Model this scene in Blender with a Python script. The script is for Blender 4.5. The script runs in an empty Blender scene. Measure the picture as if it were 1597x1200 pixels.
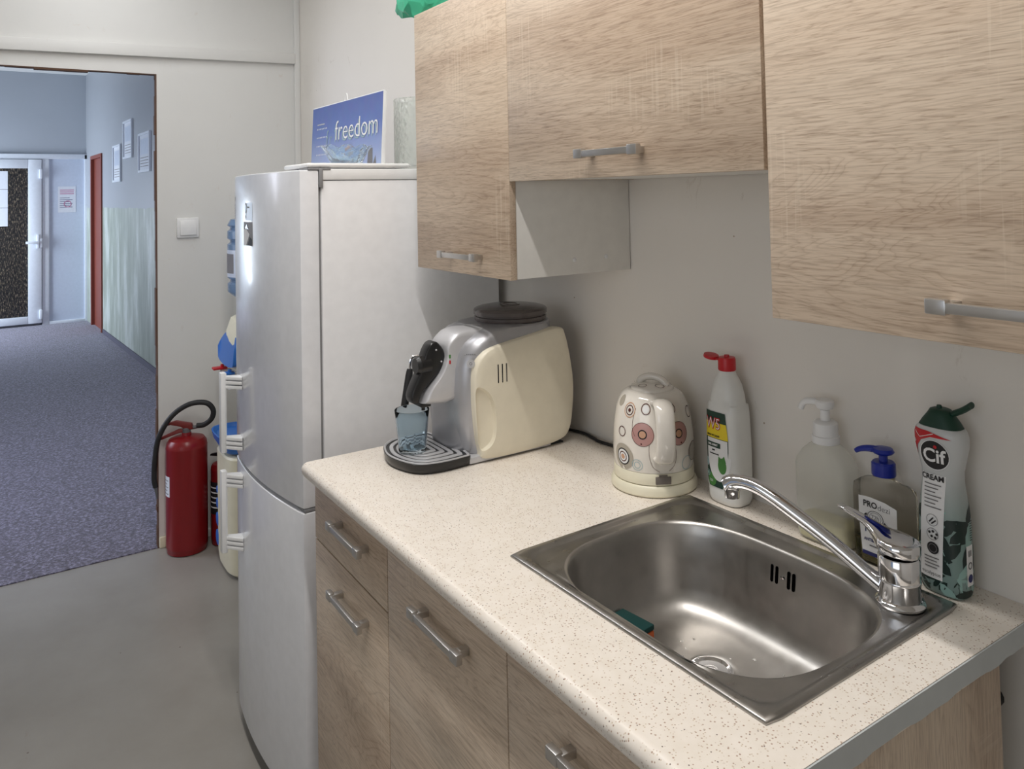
import bpy, bmesh, math, random
from math import sin, cos, pi, radians, sqrt
from mathutils import Vector, Matrix, Euler
random.seed(7)
COL = bpy.context.scene.collection
SC = bpy.context.scene

# ------------------------------------------------------------------ camera
cam_d = bpy.data.cameras.new('camera')
cam = bpy.data.objects.new('camera', cam_d); COL.objects.link(cam)
cam_d.sensor_width = 36; cam_d.sensor_fit = 'HORIZONTAL'
cam_d.lens = 1225.3256 / 1597 * 36
cam_d.shift_x = (798.5 - 818.66) / 1597
cam_d.shift_y = (261.3722 - 600) / 1597
cam_d.clip_start = 0.02
cam.matrix_world = (Matrix.Translation((0.5091, -1.1455, 1.4212)) @ Matrix.Rotation(0.9816, 4, 'Z')
                    @ Matrix.Rotation(pi/2 + 0.033, 4, 'X') @ Matrix.Rotation(-0.021, 4, 'Z'))
SC.camera = cam

# ------------------------------------------------------------------ light
SC.view_settings.view_transform = 'Standard'; SC.view_settings.look = 'None'
SC.view_settings.gamma = 1; SC.view_settings.use_curve_mapping = False
SC.view_settings.exposure = 0.18
w = bpy.data.worlds.new('world'); SC.world = w; w.use_nodes = True
w.node_tree.nodes['Background'].inputs[0].default_value = (0.6, 0.75, 1.0, 1)
w.node_tree.nodes['Background'].inputs[1].default_value = 0.3
def area(name, loc, rot, sx, sy, power, col):
    l = bpy.data.lights.new(name, 'AREA'); l.shape = 'RECTANGLE'; l.size = sx; l.size_y = sy
    l.energy = power; l.color = col
    o = bpy.data.objects.new(name, l); o.location = loc; o.rotation_euler = rot; COL.objects.link(o); return o
area('ceiling_tube_light', (-0.40, -0.84, 2.62), (0, 0, 0), 1.5, 0.05, 21.5, (1.0, 0.965, 0.925))
area('door_wall_fill_light', (-2.15, -0.86, 2.62), (0, 0, 0), 1.2, 0.06, 8, (0.97, 0.985, 1.0))  # added unseen fill lamp, brightens the door wall and its upper corner
area('room_fill_light', (0.9, -3.38, 1.55), (radians(90), 0, 0), 2.0, 1.3, 10.5, (0.93, 0.965, 1.0))  # added cool fill from behind the camera, its window is assumed
area('corridor_near_window_light', (-4.1, -2.66, 1.55), (radians(48), 0, 0), 1.2, 1.4, 34, (0.80, 0.84, 1.0))
area('corridor_far_window_light', (-9.65, -2.66, 1.05), (radians(75), 0, 0), 1.0, 1.6, 92, (0.78, 0.88, 1.0))

# ------------------------------------------------------------------ materials
def S(r, g, b):                                   # 8-bit sRGB to linear
    f = lambda c: (c/255)/12.92 if c/255 <= 0.04045 else (((c/255)+0.055)/1.055)**2.4
    return (f(r), f(g), f(b), 1)
class NT:
    def __init__(s, name):
        s.m = bpy.data.materials.new(name); s.m.use_nodes = True; s.t = s.m.node_tree
        s.b = s.t.nodes['Principled BSDF']; s.n = s.t.nodes; s.l = s.t.links
    def add(s, typ, **kw):
        x = s.n.new(typ)
        for k, v in kw.items():
            if k in x.inputs: x.inputs[k].default_value = v
            else: setattr(x, k, v)
        return x
    def link(s, a, b): s.l.new(a, b)
    def coords(s, scale=(1,1,1), kind='Object', rnd=False, rot=(0,0,0)):
        tc = s.add('ShaderNodeTexCoord'); mp = s.add('ShaderNodeMapping'); mp.inputs['Scale'].default_value = scale
        mp.inputs['Rotation'].default_value = rot
        src = tc.outputs[kind]
        if rnd:
            oi = s.add('ShaderNodeObjectInfo'); vm = s.add('ShaderNodeVectorMath', operation='MULTIPLY_ADD')
            cb = s.add('ShaderNodeCombineXYZ')
            for i in range(3): s.link(oi.outputs['Random'], cb.inputs[i])
            s.link(cb.outputs[0], vm.inputs[0]); vm.inputs[1].default_value = (7, 3, 9); s.link(src, vm.inputs[2]); src = vm.outputs[0]
        s.link(src, mp.inputs[0]); return mp.outputs[0]
    def ramp(s, fac, stops):
        r = s.add('ShaderNodeValToRGB'); e = r.color_ramp.elements
        while len(e) < len(stops): e.new(0.5)
        for i, (p, c) in enumerate(stops): e[i].position = p; e[i].color = c if len(c) == 4 else (*c, 1)
        s.link(fac, r.inputs[0]); return r.outputs[0]
    def mix(s, fac, a, b, mode='MIX'):
        m = s.add('ShaderNodeMix', data_type='RGBA', blend_type=mode)
        if isinstance(fac, (int, float)): m.inputs[0].default_value = fac
        else: s.link(fac, m.inputs[0])
        for i, v in ((6, a), (7, b)):
            if isinstance(v, tuple): m.inputs[i].default_value = v
            else: s.link(v, m.inputs[i])
        return m.outputs[2]
    def bump(s, h, strength=0.2, dist=0.002):
        b = s.add('ShaderNodeBump'); b.inputs['Strength'].default_value = strength; b.inputs['Distance'].default_value = dist
        s.link(h, b.inputs['Height']); s.link(b.outputs[0], s.b.inputs['Normal'])
def plain(name, col, rough=0.5, metal=0.0, bump=None, **kw):
    t = NT(name); t.b.inputs['Base Color'].default_value = col; t.b.inputs['Roughness'].default_value = rough
    t.b.inputs['Metallic'].default_value = metal
    for k, v in kw.items(): t.b.inputs[k.replace('_', ' ')].default_value = v
    # faint procedural variation so that nothing is perfectly flat
    n = t.add('ShaderNodeTexNoise', Scale=35.0, Detail=3.0); t.link(t.coords(), n.inputs['Vector'])
    c = t.ramp(n.outputs[0], [(0.3, tuple(x*0.95 for x in col[:3])), (0.7, col)]); t.link(c, t.b.inputs['Base Color'])
    if bump: t.bump(n.outputs[0], bump, 0.001)
    return t.m
def speck(t, base, scale, thr, col, vecscale=(1,1,1)):
    v = t.add('ShaderNodeTexVoronoi', Scale=scale); t.link(t.coords(vecscale), v.inputs['Vector'])
    c = t.ramp(v.outputs['Distance'], [(thr*0.7, (1,1,1)), (thr, (0,0,0))])
    sel = t.add('ShaderNodeSeparateColor'); t.link(v.outputs['Color'], sel.inputs[0])
    k = t.ramp(sel.outputs[0], [(0.55, (0,0,0)), (0.60, (1,1,1))])
    f = t.add('ShaderNodeMath', operation='MULTIPLY'); t.link(c, f.inputs[0]); t.link(k, f.inputs[1])
    return t.mix(f.outputs[0], base, col)

def wood_mat(name, grain_axis='X'):
    t = NT(name)
    # grain runs along x (horizontal) or z (vertical)
    X = grain_axis == 'X'
    sc = (0.55, 4.2, 4.2) if X else (4.2, 4.2, 0.55)
    sf = (16, 330, 330) if X else (330, 330, 16)
    sp = (38, 560, 560) if X else (560, 560, 38)
    n = t.add('ShaderNodeTexNoise', Scale=1.6, Detail=3.5, Roughness=0.5, Distortion=2.2); t.link(t.coords(sc, rnd=True), n.inputs['Vector'])
    mm = t.add('ShaderNodeMath', operation='MULTIPLY'); t.link(n.outputs[0], mm.inputs[0]); mm.inputs[1].default_value = 26
    fr = t.add('ShaderNodeMath', operation='FRACT'); t.link(mm.outputs[0], fr.inputs[0])
    rings = t.ramp(fr.outputs[0], [(0.0, S(168,146,126)), (0.10, S(196,175,154)), (0.45, S(213,194,173)), (0.86, S(208,187,165)), (1.0, S(170,148,127))])
    n3 = t.add('ShaderNodeTexNoise', Scale=1.1, Detail=2.0, Distortion=0.8); t.link(t.coords((0.8, 7, 7) if X else (7, 7, 0.8), rnd=True), n3.inputs['Vector'])
    broad = t.ramp(n3.outputs[0], [(0.32, S(184,161,139)), (0.48, S(209,189,167)), (0.68, S(221,205,185))])
    c = t.mix(0.58, rings, broad)
    f = t.add('ShaderNodeTexNoise', Scale=1.0, Detail=3.0, Roughness=0.6, Distortion=0.6); t.link(t.coords(sf, rnd=True), f.inputs['Vector'])
    fc = t.ramp(f.outputs[0], [(0.35, (0.70,0.67,0.65)), (0.5, (0.94,0.93,0.92)), (0.62, (1.0,1.0,1.0))])
    c = t.mix(0.8, c, fc, 'MULTIPLY')
    f2 = t.add('ShaderNodeTexNoise', Scale=1.0, Detail=2.0); t.link(t.coords(sp, rnd=True), f2.inputs['Vector'])
    pore = t.ramp(f2.outputs[0], [(0.34, (0.66,0.61,0.56)), (0.42, (1,1,1))])
    c = t.mix(0.5, c, pore, 'MULTIPLY')
    # pale cross-cut saw marks
    xs = (190, 6, 6) if X else (6, 6, 190)
    m1 = t.add('ShaderNodeTexNoise', Scale=1.0, Detail=1.0); t.link(t.coords(xs, rnd=True), m1.inputs['Vector'])
    m2 = t.add('ShaderNodeTexNoise', Scale=5.5, Detail=1.0); t.link(t.coords(rnd=True), m2.inputs['Vector'])
    a = t.ramp(m1.outputs[0], [(0.56, (0,0,0)), (0.62, (1,1,1))]); b = t.ramp(m2.outputs[0], [(0.58, (0,0,0)), (0.66, (1,1,1))])
    mu = t.mix(1.0, a, b, 'MULTIPLY'); mf = t.add('ShaderNodeMath', operation='MULTIPLY'); t.link(mu, mf.inputs[0]); mf.inputs[1].default_value = 0.22
    c = t.mix(mf.outputs[0], c, S(228,214,194))
    t.link(c, t.b.inputs['Base Color']); t.b.inputs['Roughness'].default_value = 0.42
    t.bump(f.outputs[0], 0.10, 0.0005)
    return t.m
def paint_mat(name, col, stain=S(160,140,118), amount=0.35, rough=0.55, scuffs=True, lo=0.62):
    t = NT(name)
    n = t.add('ShaderNodeTexNoise', Scale=1.7, Detail=6.0, Roughness=0.6); t.link(t.coords(), n.inputs['Vector'])
    c = t.mix(0.5, col, t.ramp(n.outputs[0], [(0.3, tuple(x*0.90 for x in col[:3])), (0.7, col)]))
    if scuffs:
        d = t.add('ShaderNodeTexNoise', Scale=14.0, Detail=8.0, Roughness=0.75, Distortion=1.0); t.link(t.coords((1,1,0.7)), d.inputs['Vector'])
        f = t.ramp(d.outputs[0], [(lo, (0,0,0)), (lo+0.12, (1,1,1))]); g = t.add('ShaderNodeMath', operation='MULTIPLY')
        t.link(f, g.inputs[0]); g.inputs[1].default_value = amount; c = t.mix(g.outputs[0], c, stain)
        c = speck(t, c, 16.0, 0.035, stain)
    t.link(c, t.b.inputs['Base Color']); t.b.inputs['Roughness'].default_value = rough
    r = t.add('ShaderNodeTexNoise', Scale=60.0, Detail=5.0); t.link(t.coords(), r.inputs['Vector']); t.bump(r.outputs[0], 0.12, 0.002)
    return t.m
M = {}
M['oak'] = wood_mat('sonoma_oak_laminate')
M['oak_v'] = wood_mat('sonoma_oak_upright', 'Z')
M['wall'] = paint_mat('cream_wall_paint', S(238,233,226))
M['wall_w'] = paint_mat('white_door_wall_paint', S(229,228,225), S(190,160,130), 0.25)
M['ceiling'] = paint_mat('ceiling_paint', S(235,234,230), scuffs=False)
M['hall'] = paint_mat('hall_wall_paint', S(176,182,190), S(150,155,160), 0.15)
M['white_lam'] = plain('white_laminate', S(236,234,229), 0.4)
M['fridge'] = plain('fridge_enamel', S(236,237,241), 0.22, Coat_Weight=0.35, Coat_Roughness=0.10)
M['fridge_side'] = plain('fridge_side_enamel', S(238,238,240), 0.35)
M['white_pl'] = plain('white_plastic', S(240,240,240), 0.35)
M['grey_gasket'] = plain('grey_gasket', S(140,140,142), 0.6)
M['handle'] = plain('satin_nickel', (0.62,0.61,0.60,1), 0.36, 1.0)
M['chrome'] = plain('chrome', (0.80,0.80,0.82,1), 0.07, 1.0)
M['black'] = plain('black_plastic', (0.012,0.012,0.013,1), 0.28)
M['black_r'] = plain('black_rubber', (0.015,0.015,0.016,1), 0.55)
M['dark'] = plain('dark_gap', (0.03,0.027,0.025,1), 0.7)
M['cream'] = plain('cream_plastic', S(236,228,207), 0.38)
M['silver'] = plain('silver_plastic', S(180,180,184), 0.34, 0.55)
M['silver_l'] = plain('light_silver_plastic', S(205,205,208), 0.38, 0.35)
M['silver_d'] = plain('dark_silver_plastic', S(110,110,112), 0.42, 0.3)
M['smoke'] = plain('smoky_hopper_plastic', S(88,80,78), 0.25, 0.0, Coat_Weight=0.4)
M['red'] = plain('red_enamel', S(132,18,24), 0.32)
M['red_d'] = plain('dark_red_lever', S(118,34,30), 0.45)
M['cap_red'] = plain('red_cap_plastic', S(196,22,34), 0.35)
M['blue'] = plain('blue_plastic', S(40,110,195), 0.35)
M['pump_blue'] = plain('navy_pump_plastic', S(24,44,150), 0.3)
M['beige'] = plain('ivory_plastic', S(232,226,200), 0.4)
M['porc'] = plain('glazed_ceramic', S(238,232,222), 0.13, Coat_Weight=0.6)
M['base_cream'] = plain('cream_kettle_base', S(236,230,206), 0.35)
M['bottle_w'] = plain('white_bottle_plastic', S(232,232,228), 0.35, Subsurface_Weight=0.0)
M['paper'] = plain('paper', S(226,230,238), 0.8)
M['doorred'] = plain('red_brown_door', S(128,62,48), 0.45)
M['upvc'] = plain('white_upvc', S(232,238,246), 0.3)
M['panel'] = plain('frosted_white_panel', S(205,215,232), 0.3)
M['cerise'] = plain('pink_print', S(196,120,156), 0.7)
M['ink'] = plain('black_ink', S(30,28,30), 0.6)
M['ink_grey'] = plain('grey_ink', S(120,118,120), 0.6)
M['white_ink'] = plain('white_ink', S(240,240,240), 0.6)
M['yellow'] = plain('yellow_print', S(240,214,40), 0.5)
M['grn_d'] = plain('dark_green_print', S(14,58,44), 0.5)
M['grn'] = plain('green_print', S(70,135,60), 0.5)
M['teal'] = plain('pale_teal_print', S(150,185,178), 0.4)
M['grn_k'] = plain('blackish_green_print', S(20,42,38), 0.4)
M['void'] = plain('black_void', (0.002,0.002,0.002,1), 1.0, Specular_IOR_Level=0.0)
M['skirt'] = plain('slate_skirting', S(84,82,98), 0.7)
M['navy'] = plain('navy_print', S(32,36,100), 0.5)
M['rose'] = plain('rose_glaze', S(190,146,140), 0.2)
M['maroon'] = plain('maroon_glaze', S(92,52,48), 0.2)
M['greyg'] = plain('greige_glaze', S(178,170,156), 0.2)
M['peach'] = plain('peach_glaze', S(205,160,130), 0.2)
M['skyg'] = plain('pale_blue_glaze', S(165,190,196), 0.2)
M['sticker'] = plain('photo_sticker', S(120,112,106), 0.5)
M['sponge_g'] = plain('green_scourer', S(14,62,60), 0.95, bump=0.9)
M['sponge_o'] = plain('orange_foam', S(196,96,50), 0.95, bump=0.9)
M['crust'] = plain('chipped_brown_edge', S(96,70,55), 0.9, bump=0.8)
M['raw_edge'] = plain('grey_white_end_strip', S(196,200,200), 0.6, bump=0.3)

def glass(name, col, rough=0.05, ior=1.45, trans=1.0, alpha=1.0, bump=None):
    t = NT(name); b = t.b.inputs
    b['Base Color'].default_value = col; b['Roughness'].default_value = rough; b['IOR'].default_value = ior
    b['Transmission Weight'].default_value = trans; b['Alpha'].default_value = alpha
    n = t.add('ShaderNodeTexVoronoi' if bump else 'ShaderNodeTexNoise', Scale=(bump[0] if bump else 20.0)); t.link(t.coords(), n.inputs['Vector'])
    t.bump(n.outputs[0], bump[1] if bump else 0.05, bump[2] if bump else 0.001)
    return t.m
M['blue_glass'] = glass('pale_blue_glass', S(226,240,248), 0.02, 1.18)
M['bowl_glass'] = glass('pressed_blue_glass', S(222,238,246), 0.06, 1.3, 1.0, 0.8, bump=(55.0, 0.9, 0.004))
M['vase_glass'] = glass('bubbled_clear_glass', S(236,240,236), 0.2, 1.25, 0.7, 0.6, bump=(85.0, 1.0, 0.004))
M['soap_bottle'] = glass('grey_clear_soap_bottle', S(228,226,220), 0.08, 1.2, 1.0, 0.85)
M['soap'] = glass('pale_olive_soap', S(190,182,120), 0.12, 1.34)
M['hdpe'] = glass('milky_translucent_plastic', S(244,244,236), 0.45, 1.2, 0.3, 0.45)
M['hdpe_soap'] = glass('milky_plastic_with_soap_behind', S(226,216,160), 0.45, 1.2, 0.2)
M['water'] = glass('blue_water_bottle_plastic', S(150,180,215), 0.15, 1.2, 0.6)
M['bag'] = glass('green_crinkled_film', S(90,205,165), 0.2, 1.2, 0.35, bump=(22.0, 1.0, 0.01))

def counter_mat():
    t = NT('speckled_cream_worktop')
    n = t.add('ShaderNodeTexNoise', Scale=45.0, Detail=4.0); t.link(t.coords(), n.inputs['Vector'])
    c = t.ramp(n.outputs[0], [(0.30, S(235,226,214)), (0.70, S(241,233,223))])
    c = speck(t, c, 230.0, 0.29, S(182,156,138)); c = speck(t, c, 150.0, 0.16, S(112,94,84), (1,1.07,1)); c = speck(t, c, 260.0, 0.28, S(206,188,166), (1.1,1,1))
    t.link(c, t.b.inputs['Base Color']); t.b.inputs['Roughness'].default_value = 0.33; return t.m
M['counter'] = counter_mat()
def steel_mat(name, rough=0.3, base=(0.50,0.48,0.455,1)):
    t = NT(name); n = t.add('ShaderNodeTexNoise', Scale=1.0, Detail=5.0); t.link(t.coords((60,30,30)), n.inputs['Vector'])
    s = t.add('ShaderNodeTexNoise', Scale=16.0, Detail=6.0); t.link(t.coords(), s.inputs['Vector'])
    t.link(t.ramp(s.outputs[0], [(0.35, (base[0]*0.82, base[1]*0.82, base[2]*0.82)), (0.65, base)]), t.b.inputs['Base Color'])
    t.b.inputs['Metallic'].default_value = 1.0
    r = t.ramp(n.outputs[0], [(0.3, (rough-0.04,)*3), (0.7, (rough+0.06,)*3)]); t.link(r, t.b.inputs['Roughness'])
    return t.m
M['steel'] = steel_mat('brushed_steel', 0.36)
M['steel_rim'] = steel_mat('worn_steel_rim', 0.30, (0.46,0.445,0.425,1))
def floor_mat():
    t = NT('grey_lino')
    n = t.add('ShaderNodeTexNoise', Scale=2.2, Detail=8.0, Roughness=0.62); t.link(t.coords(), n.inputs['Vector'])
    c = t.ramp(n.outputs[0], [(0.3, S(140,135,127)), (0.7, S(156,152,145))])
    c = speck(t, c, 17.0, 0.05, S(96,84,74))
    d = t.add('ShaderNodeTexNoise', Scale=5.0, Detail=9.0, Roughness=0.8); t.link(t.coords((1,2.5,1)), d.inputs['Vector'])
    g = t.add('ShaderNodeMath', operation='MULTIPLY'); t.link(t.ramp(d.outputs[0], [(0.62, (0,0,0)), (0.75, (1,1,1))]), g.inputs[0]); g.inputs[1].default_value = 0.4
    c = t.mix(g.outputs[0], c, S(128,98,76))
    t.link(c, t.b.inputs['Base Color']); t.b.inputs['Roughness'].default_value = 0.35; return t.m
M['floor'] = floor_mat()
def carpet_mat():
    t = NT('violet_grey_carpet')
    n = t.add('ShaderNodeTexNoise', Scale=75.0, Detail=4.0, Roughness=0.8); t.link(t.coords(), n.inputs['Vector'])
    c = t.ramp(n.outputs[0], [(0.34, S(46,42,56)), (0.5, S(90,86,106)), (0.66, S(158,154,182))])
    t.link(c, t.b.inputs['Base Color']); t.b.inputs['Roughness'].default_value = 0.95
    t.b.inputs['Sheen Weight'].default_value = 0.3; t.bump(n.outputs[0], 1.0, 0.006); return t.m
M['carpet'] = carpet_mat()
def hall_dado_mat():                              # wall with a greenish washed dado below 1.36 m
    t = NT('hall_wall_with_green_dado')
    tc = t.add('ShaderNodeTexCoord'); sx = t.add('ShaderNodeSeparateXYZ'); t.link(tc.outputs['Object'], sx.inputs[0])
    e = t.add('ShaderNodeTexNoise', Scale=6.0, Detail=5.0); t.link(t.coords(), e.inputs['Vector'])
    ad = t.add('ShaderNodeMath', operation='MULTIPLY_ADD'); t.link(e.outputs[0], ad.inputs[0]); ad.inputs[1].default_value = 0.05; t.link(sx.outputs[2], ad.inputs[2])
    f = t.ramp(ad.outputs[0], [(0.0, (0,0,0)), (1.0, (1,1,1))]); gt = t.add('ShaderNodeMath', operation='GREATER_THAN'); t.link(ad.outputs[0], gt.inputs[0]); gt.inputs[1].default_value = 1.385
    s = t.add('ShaderNodeTexNoise', Scale=2.0, Detail=6.0, Roughness=0.65); t.link(t.coords((2.5,2.5,0.6)), s.inputs['Vector'])
    green = t.ramp(s.outputs[0], [(0.35, S(142,150,138)), (0.5, S(162,170,158)), (0.62, S(196,202,196))])
    c = t.mix(gt.outputs[0], green, S(162,166,172)); t.link(c, t.b.inputs['Base Color']); t.b.inputs['Roughness'].default_value = 0.4
    return t.m
M['dado'] = hall_dado_mat()
def pattern_glass():
    t = NT('dark_rippled_door_glass')
    n = t.add('ShaderNodeTexNoise', Scale=1.0, Detail=3.0, Roughness=0.7); t.link(t.coords((110,110,26)), n.inputs['Vector'])
    c = t.ramp(n.outputs[0], [(0.42, S(26,25,26)), (0.56, S(58,54,50)), (0.66, S(150,134,110))])
    t.link(c, t.b.inputs['Base Color']); t.b.inputs['Roughness'].default_value = 0.25; t.bump(n.outputs[0], 0.8, 0.004); return t.m
M['ripple'] = pattern_glass()
def calendar_mat():
    t = NT('blue_calendar_sky')
    tc = t.add('ShaderNodeTexCoord'); sx = t.add('ShaderNodeSeparateXYZ'); t.link(tc.outputs['Object'], sx.inputs[0])
    n = t.add('ShaderNodeTexNoise', Scale=30.0, Detail=3.0); t.link(t.coords(), n.inputs['Vector'])
    c = t.ramp(sx.outputs[2], [(0.0, S(176,190,222)), (0.12, S(92,116,184)), (0.2, S(74,98,170))])
    c = t.mix(0.06, c, n.outputs[1]); t.link(c, t.b.inputs['Base Color']); t.b.inputs['Roughness'].default_value = 0.3; return t.m
M['cal'] = calendar_mat()
def leafy_mat():
    t = NT('teal_leaf_print')
    tc = t.add('ShaderNodeTexCoord'); sx = t.add('ShaderNodeSeparateXYZ'); t.link(tc.outputs['Object'], sx.inputs[0])
    n = t.add('ShaderNodeTexNoise', Scale=30.0); t.link(t.coords(), n.inputs['Vector'])
    ad = t.add('ShaderNodeMath', operation='MULTIPLY_ADD'); t.link(n.outputs[0], ad.inputs[0]); ad.inputs[1].default_value = 0.02; t.link(sx.outputs[2], ad.inputs[2])
    body = t.ramp(ad.outputs[0], [(0.0, S(128,150,146)), (0.10, S(122,148,142)), (0.17, S(196,200,200)), (0.2, S(206,208,208))])
    t.link(body, t.b.inputs['Base Color']); t.b.inputs['Roughness'].default_value = 0.3; return t.m
M['leafy'] = leafy_mat()

# ------------------------------------------------------------------ mesh helpers
def V(*a): return Vector(a)
def box(bm, x0, x1, y0, y1, z0, z1, bev=0.0, seg=2, mi=0):
    t = bmesh.new(); bmesh.ops.create_cube(t, size=1)
    for v in t.verts: v.co = V((x0+x1)/2 + v.co.x*(x1-x0), (y0+y1)/2 + v.co.y*(y1-y0), (z0+z1)/2 + v.co.z*(z1-z0))
    if bev: bmesh.ops.bevel(t, geom=t.edges[:], offset=bev, segments=seg, affect='EDGES', profile=0.5)
    merge(bm, t, mi)
def merge(bm, t, mi=0, mat=None):
    if mat is not None: bmesh.ops.transform(t, matrix=mat, verts=t.verts[:])
    vm = {v: bm.verts.new(v.co) for v in t.verts}
    for f in t.faces:
        try:
            nf = bm.faces.new([vm[v] for v in f.verts]); nf.material_index = mi if mi is not None else f.material_index
        except ValueError: pass
    t.free()
def loft(bm, rings, mi=0, cap0=True, cap1=True, closed=True):
    vs = [[bm.verts.new(p) for p in r] for r in rings]; n = len(rings[0])
    for a, b in zip(vs, vs[1:]):
        for i in range(n if closed else n-1):
            j = (i+1) % n
            f = bm.faces.new((a[i], a[j], b[j], b[i])); f.material_index = mi
    if cap0: bm.faces.new(vs[0][::-1]).material_index = mi
    if cap1: bm.faces.new(vs[-1]).material_index = mi
    return vs
def ring(r, z, n=40, cx=0, cy=0, ry=None, e=2.0, ph=0):
    ry = r if ry is None else ry; out = []
    for i in range(n):
        a = 2*pi*i/n + ph; c, s = cos(a), sin(a)
        out.append(V(cx + r*math.copysign(abs(c)**(2/e), c), cy + ry*math.copysign(abs(s)**(2/e), s), z))
    return out
def lathe(bm, prof, n=40, cx=0, cy=0, mi=0, cap0=True, cap1=True):
    return loft(bm, [ring(max(r, 1e-4), z, n, cx, cy) for r, z in prof], mi, cap0, cap1)
def spline(pts, k=6, closed=False):
    pts = [Vector(p) for p in pts]; n = len(pts); out = []
    for i in range(n if closed else n-1):
        g = lambda j: pts[j % n] if closed else pts[min(max(j, 0), n-1)]
        p0, p1, p2, p3 = g(i-1), g(i), g(i+1), g(i+2)
        for s in range(k):
            t = s/k
            out.append(0.5*((2*p1) + (p2-p0)*t + (2*p0-5*p1+4*p2-p3)*t*t + (3*p1-p0-3*p2+p3)*t**3))
    if not closed: out.append(pts[-1])
    return out
def tube(bm, pts, r, n=12, mi=0, cap=True):
    rs = r if isinstance(r, (list, tuple)) else [r]*len(pts)
    rings = []; pts = [Vector(p) for p in pts]; prev = None
    for i, p in enumerate(pts):
        d = (pts[min(i+1, len(pts)-1)] - pts[max(i-1, 0)]).normalized()
        if prev is None:
            u = d.orthogonal().normalized()
        else:
            u = (prev - d*prev.dot(d)).normalized()
        prev = u; v = d.cross(u)
        rings.append([p + (u*cos(2*pi*j/n) + v*sin(2*pi*j/n))*rs[i] for j in range(n)])
    loft(bm, rings, mi, cap, cap)
def prism(bm, poly, axis, a, b, bev=0.0, mi=0, seg=2):
    """poly of 2D points extruded along axis (0 x: (y,z); 1 y: (x,z); 2 z: (x,y))"""
    def P(q, h):
        return V(h, q[0], q[1]) if axis == 0 else (V(q[0], h, q[1]) if axis == 1 else V(q[0], q[1], h))
    t = bmesh.new(); vs = [[t.verts.new(P(q, h)) for q in poly] for h in (a, b)]; n = len(poly)
    for i in range(n): t.faces.new((vs[0][i], vs[0][(i+1) % n], vs[1][(i+1) % n], vs[1][i]))
    t.faces.new(vs[0][::-1]); f2 = t.faces.new(vs[1])
    bmesh.ops.recalc_face_normals(t, faces=t.faces[:])
    if bev:
        es = [e for e in t.edges if any(len(f.verts) == n and n > 4 or abs(f.normal[axis]) > .99 for f in e.link_faces)]
        bmesh.ops.bevel(t, geom=es, offset=bev, segments=seg, affect='EDGES', profile=0.5)
    merge(bm, t, mi)
def build(name, bm, mats, parent=None, world=True, angle=35, recalc=True):
    if not isinstance(mats, (list, tuple)): mats = [mats]
    if recalc: bmesh.ops.recalc_face_normals(bm, faces=bm.faces[:])
    me = bpy.data.meshes.new(name)
    if world and parent is not None:
        root = parent
        off = Vector((0, 0, 0))
        while root is not None: off += root.location; root = root.parent
        bmesh.ops.translate(bm, vec=-off, verts=bm.verts[:])
    bm.to_mesh(me); bm.free()
    for m in mats: me.materials.append(M[m] if isinstance(m, str) else m)
    for p in me.polygons: p.use_smooth = True
    me.set_sharp_from_angle(angle=radians(angle))
    o = bpy.data.objects.new(name, me); COL.objects.link(o)
    if parent is not None: o.parent = parent
    return o
def tag(o, label=None, cat=None, group=None, kind=None):
    if label: o['label'] = label
    if cat: o['category'] = cat
    if group: o['group'] = group
    if kind: o['kind'] = kind
    return o
def thing(name, label, cat, loc=(0,0,0), rz=0.0, group=None):
    o = bpy.data.objects.new(name, None); COL.objects.link(o); o.location = loc; o.rotation_euler = (0, 0, rz)
    o.empty_display_size = 0.05
    return tag(o, label, cat, group)
def struct(name, bm, m, parent=None):
    o = build(name, bm, m, parent)
    if parent is None: o['kind'] = 'structure'
    return o
def bx(*a, **k):
    bm = bmesh.new(); box(bm, *a, **k); return bm
def recenter(o):                                  # move a one-mesh thing's origin to its base centre
    me = o.data; xs = [v.co for v in me.vertices]
    c = V((min(p.x for p in xs)+max(p.x for p in xs))/2, (min(p.y for p in xs)+max(p.y for p in xs))/2, min(p.z for p in xs))
    me.transform(Matrix.Translation(-c)); o.location = o.location + c; return o

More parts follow.
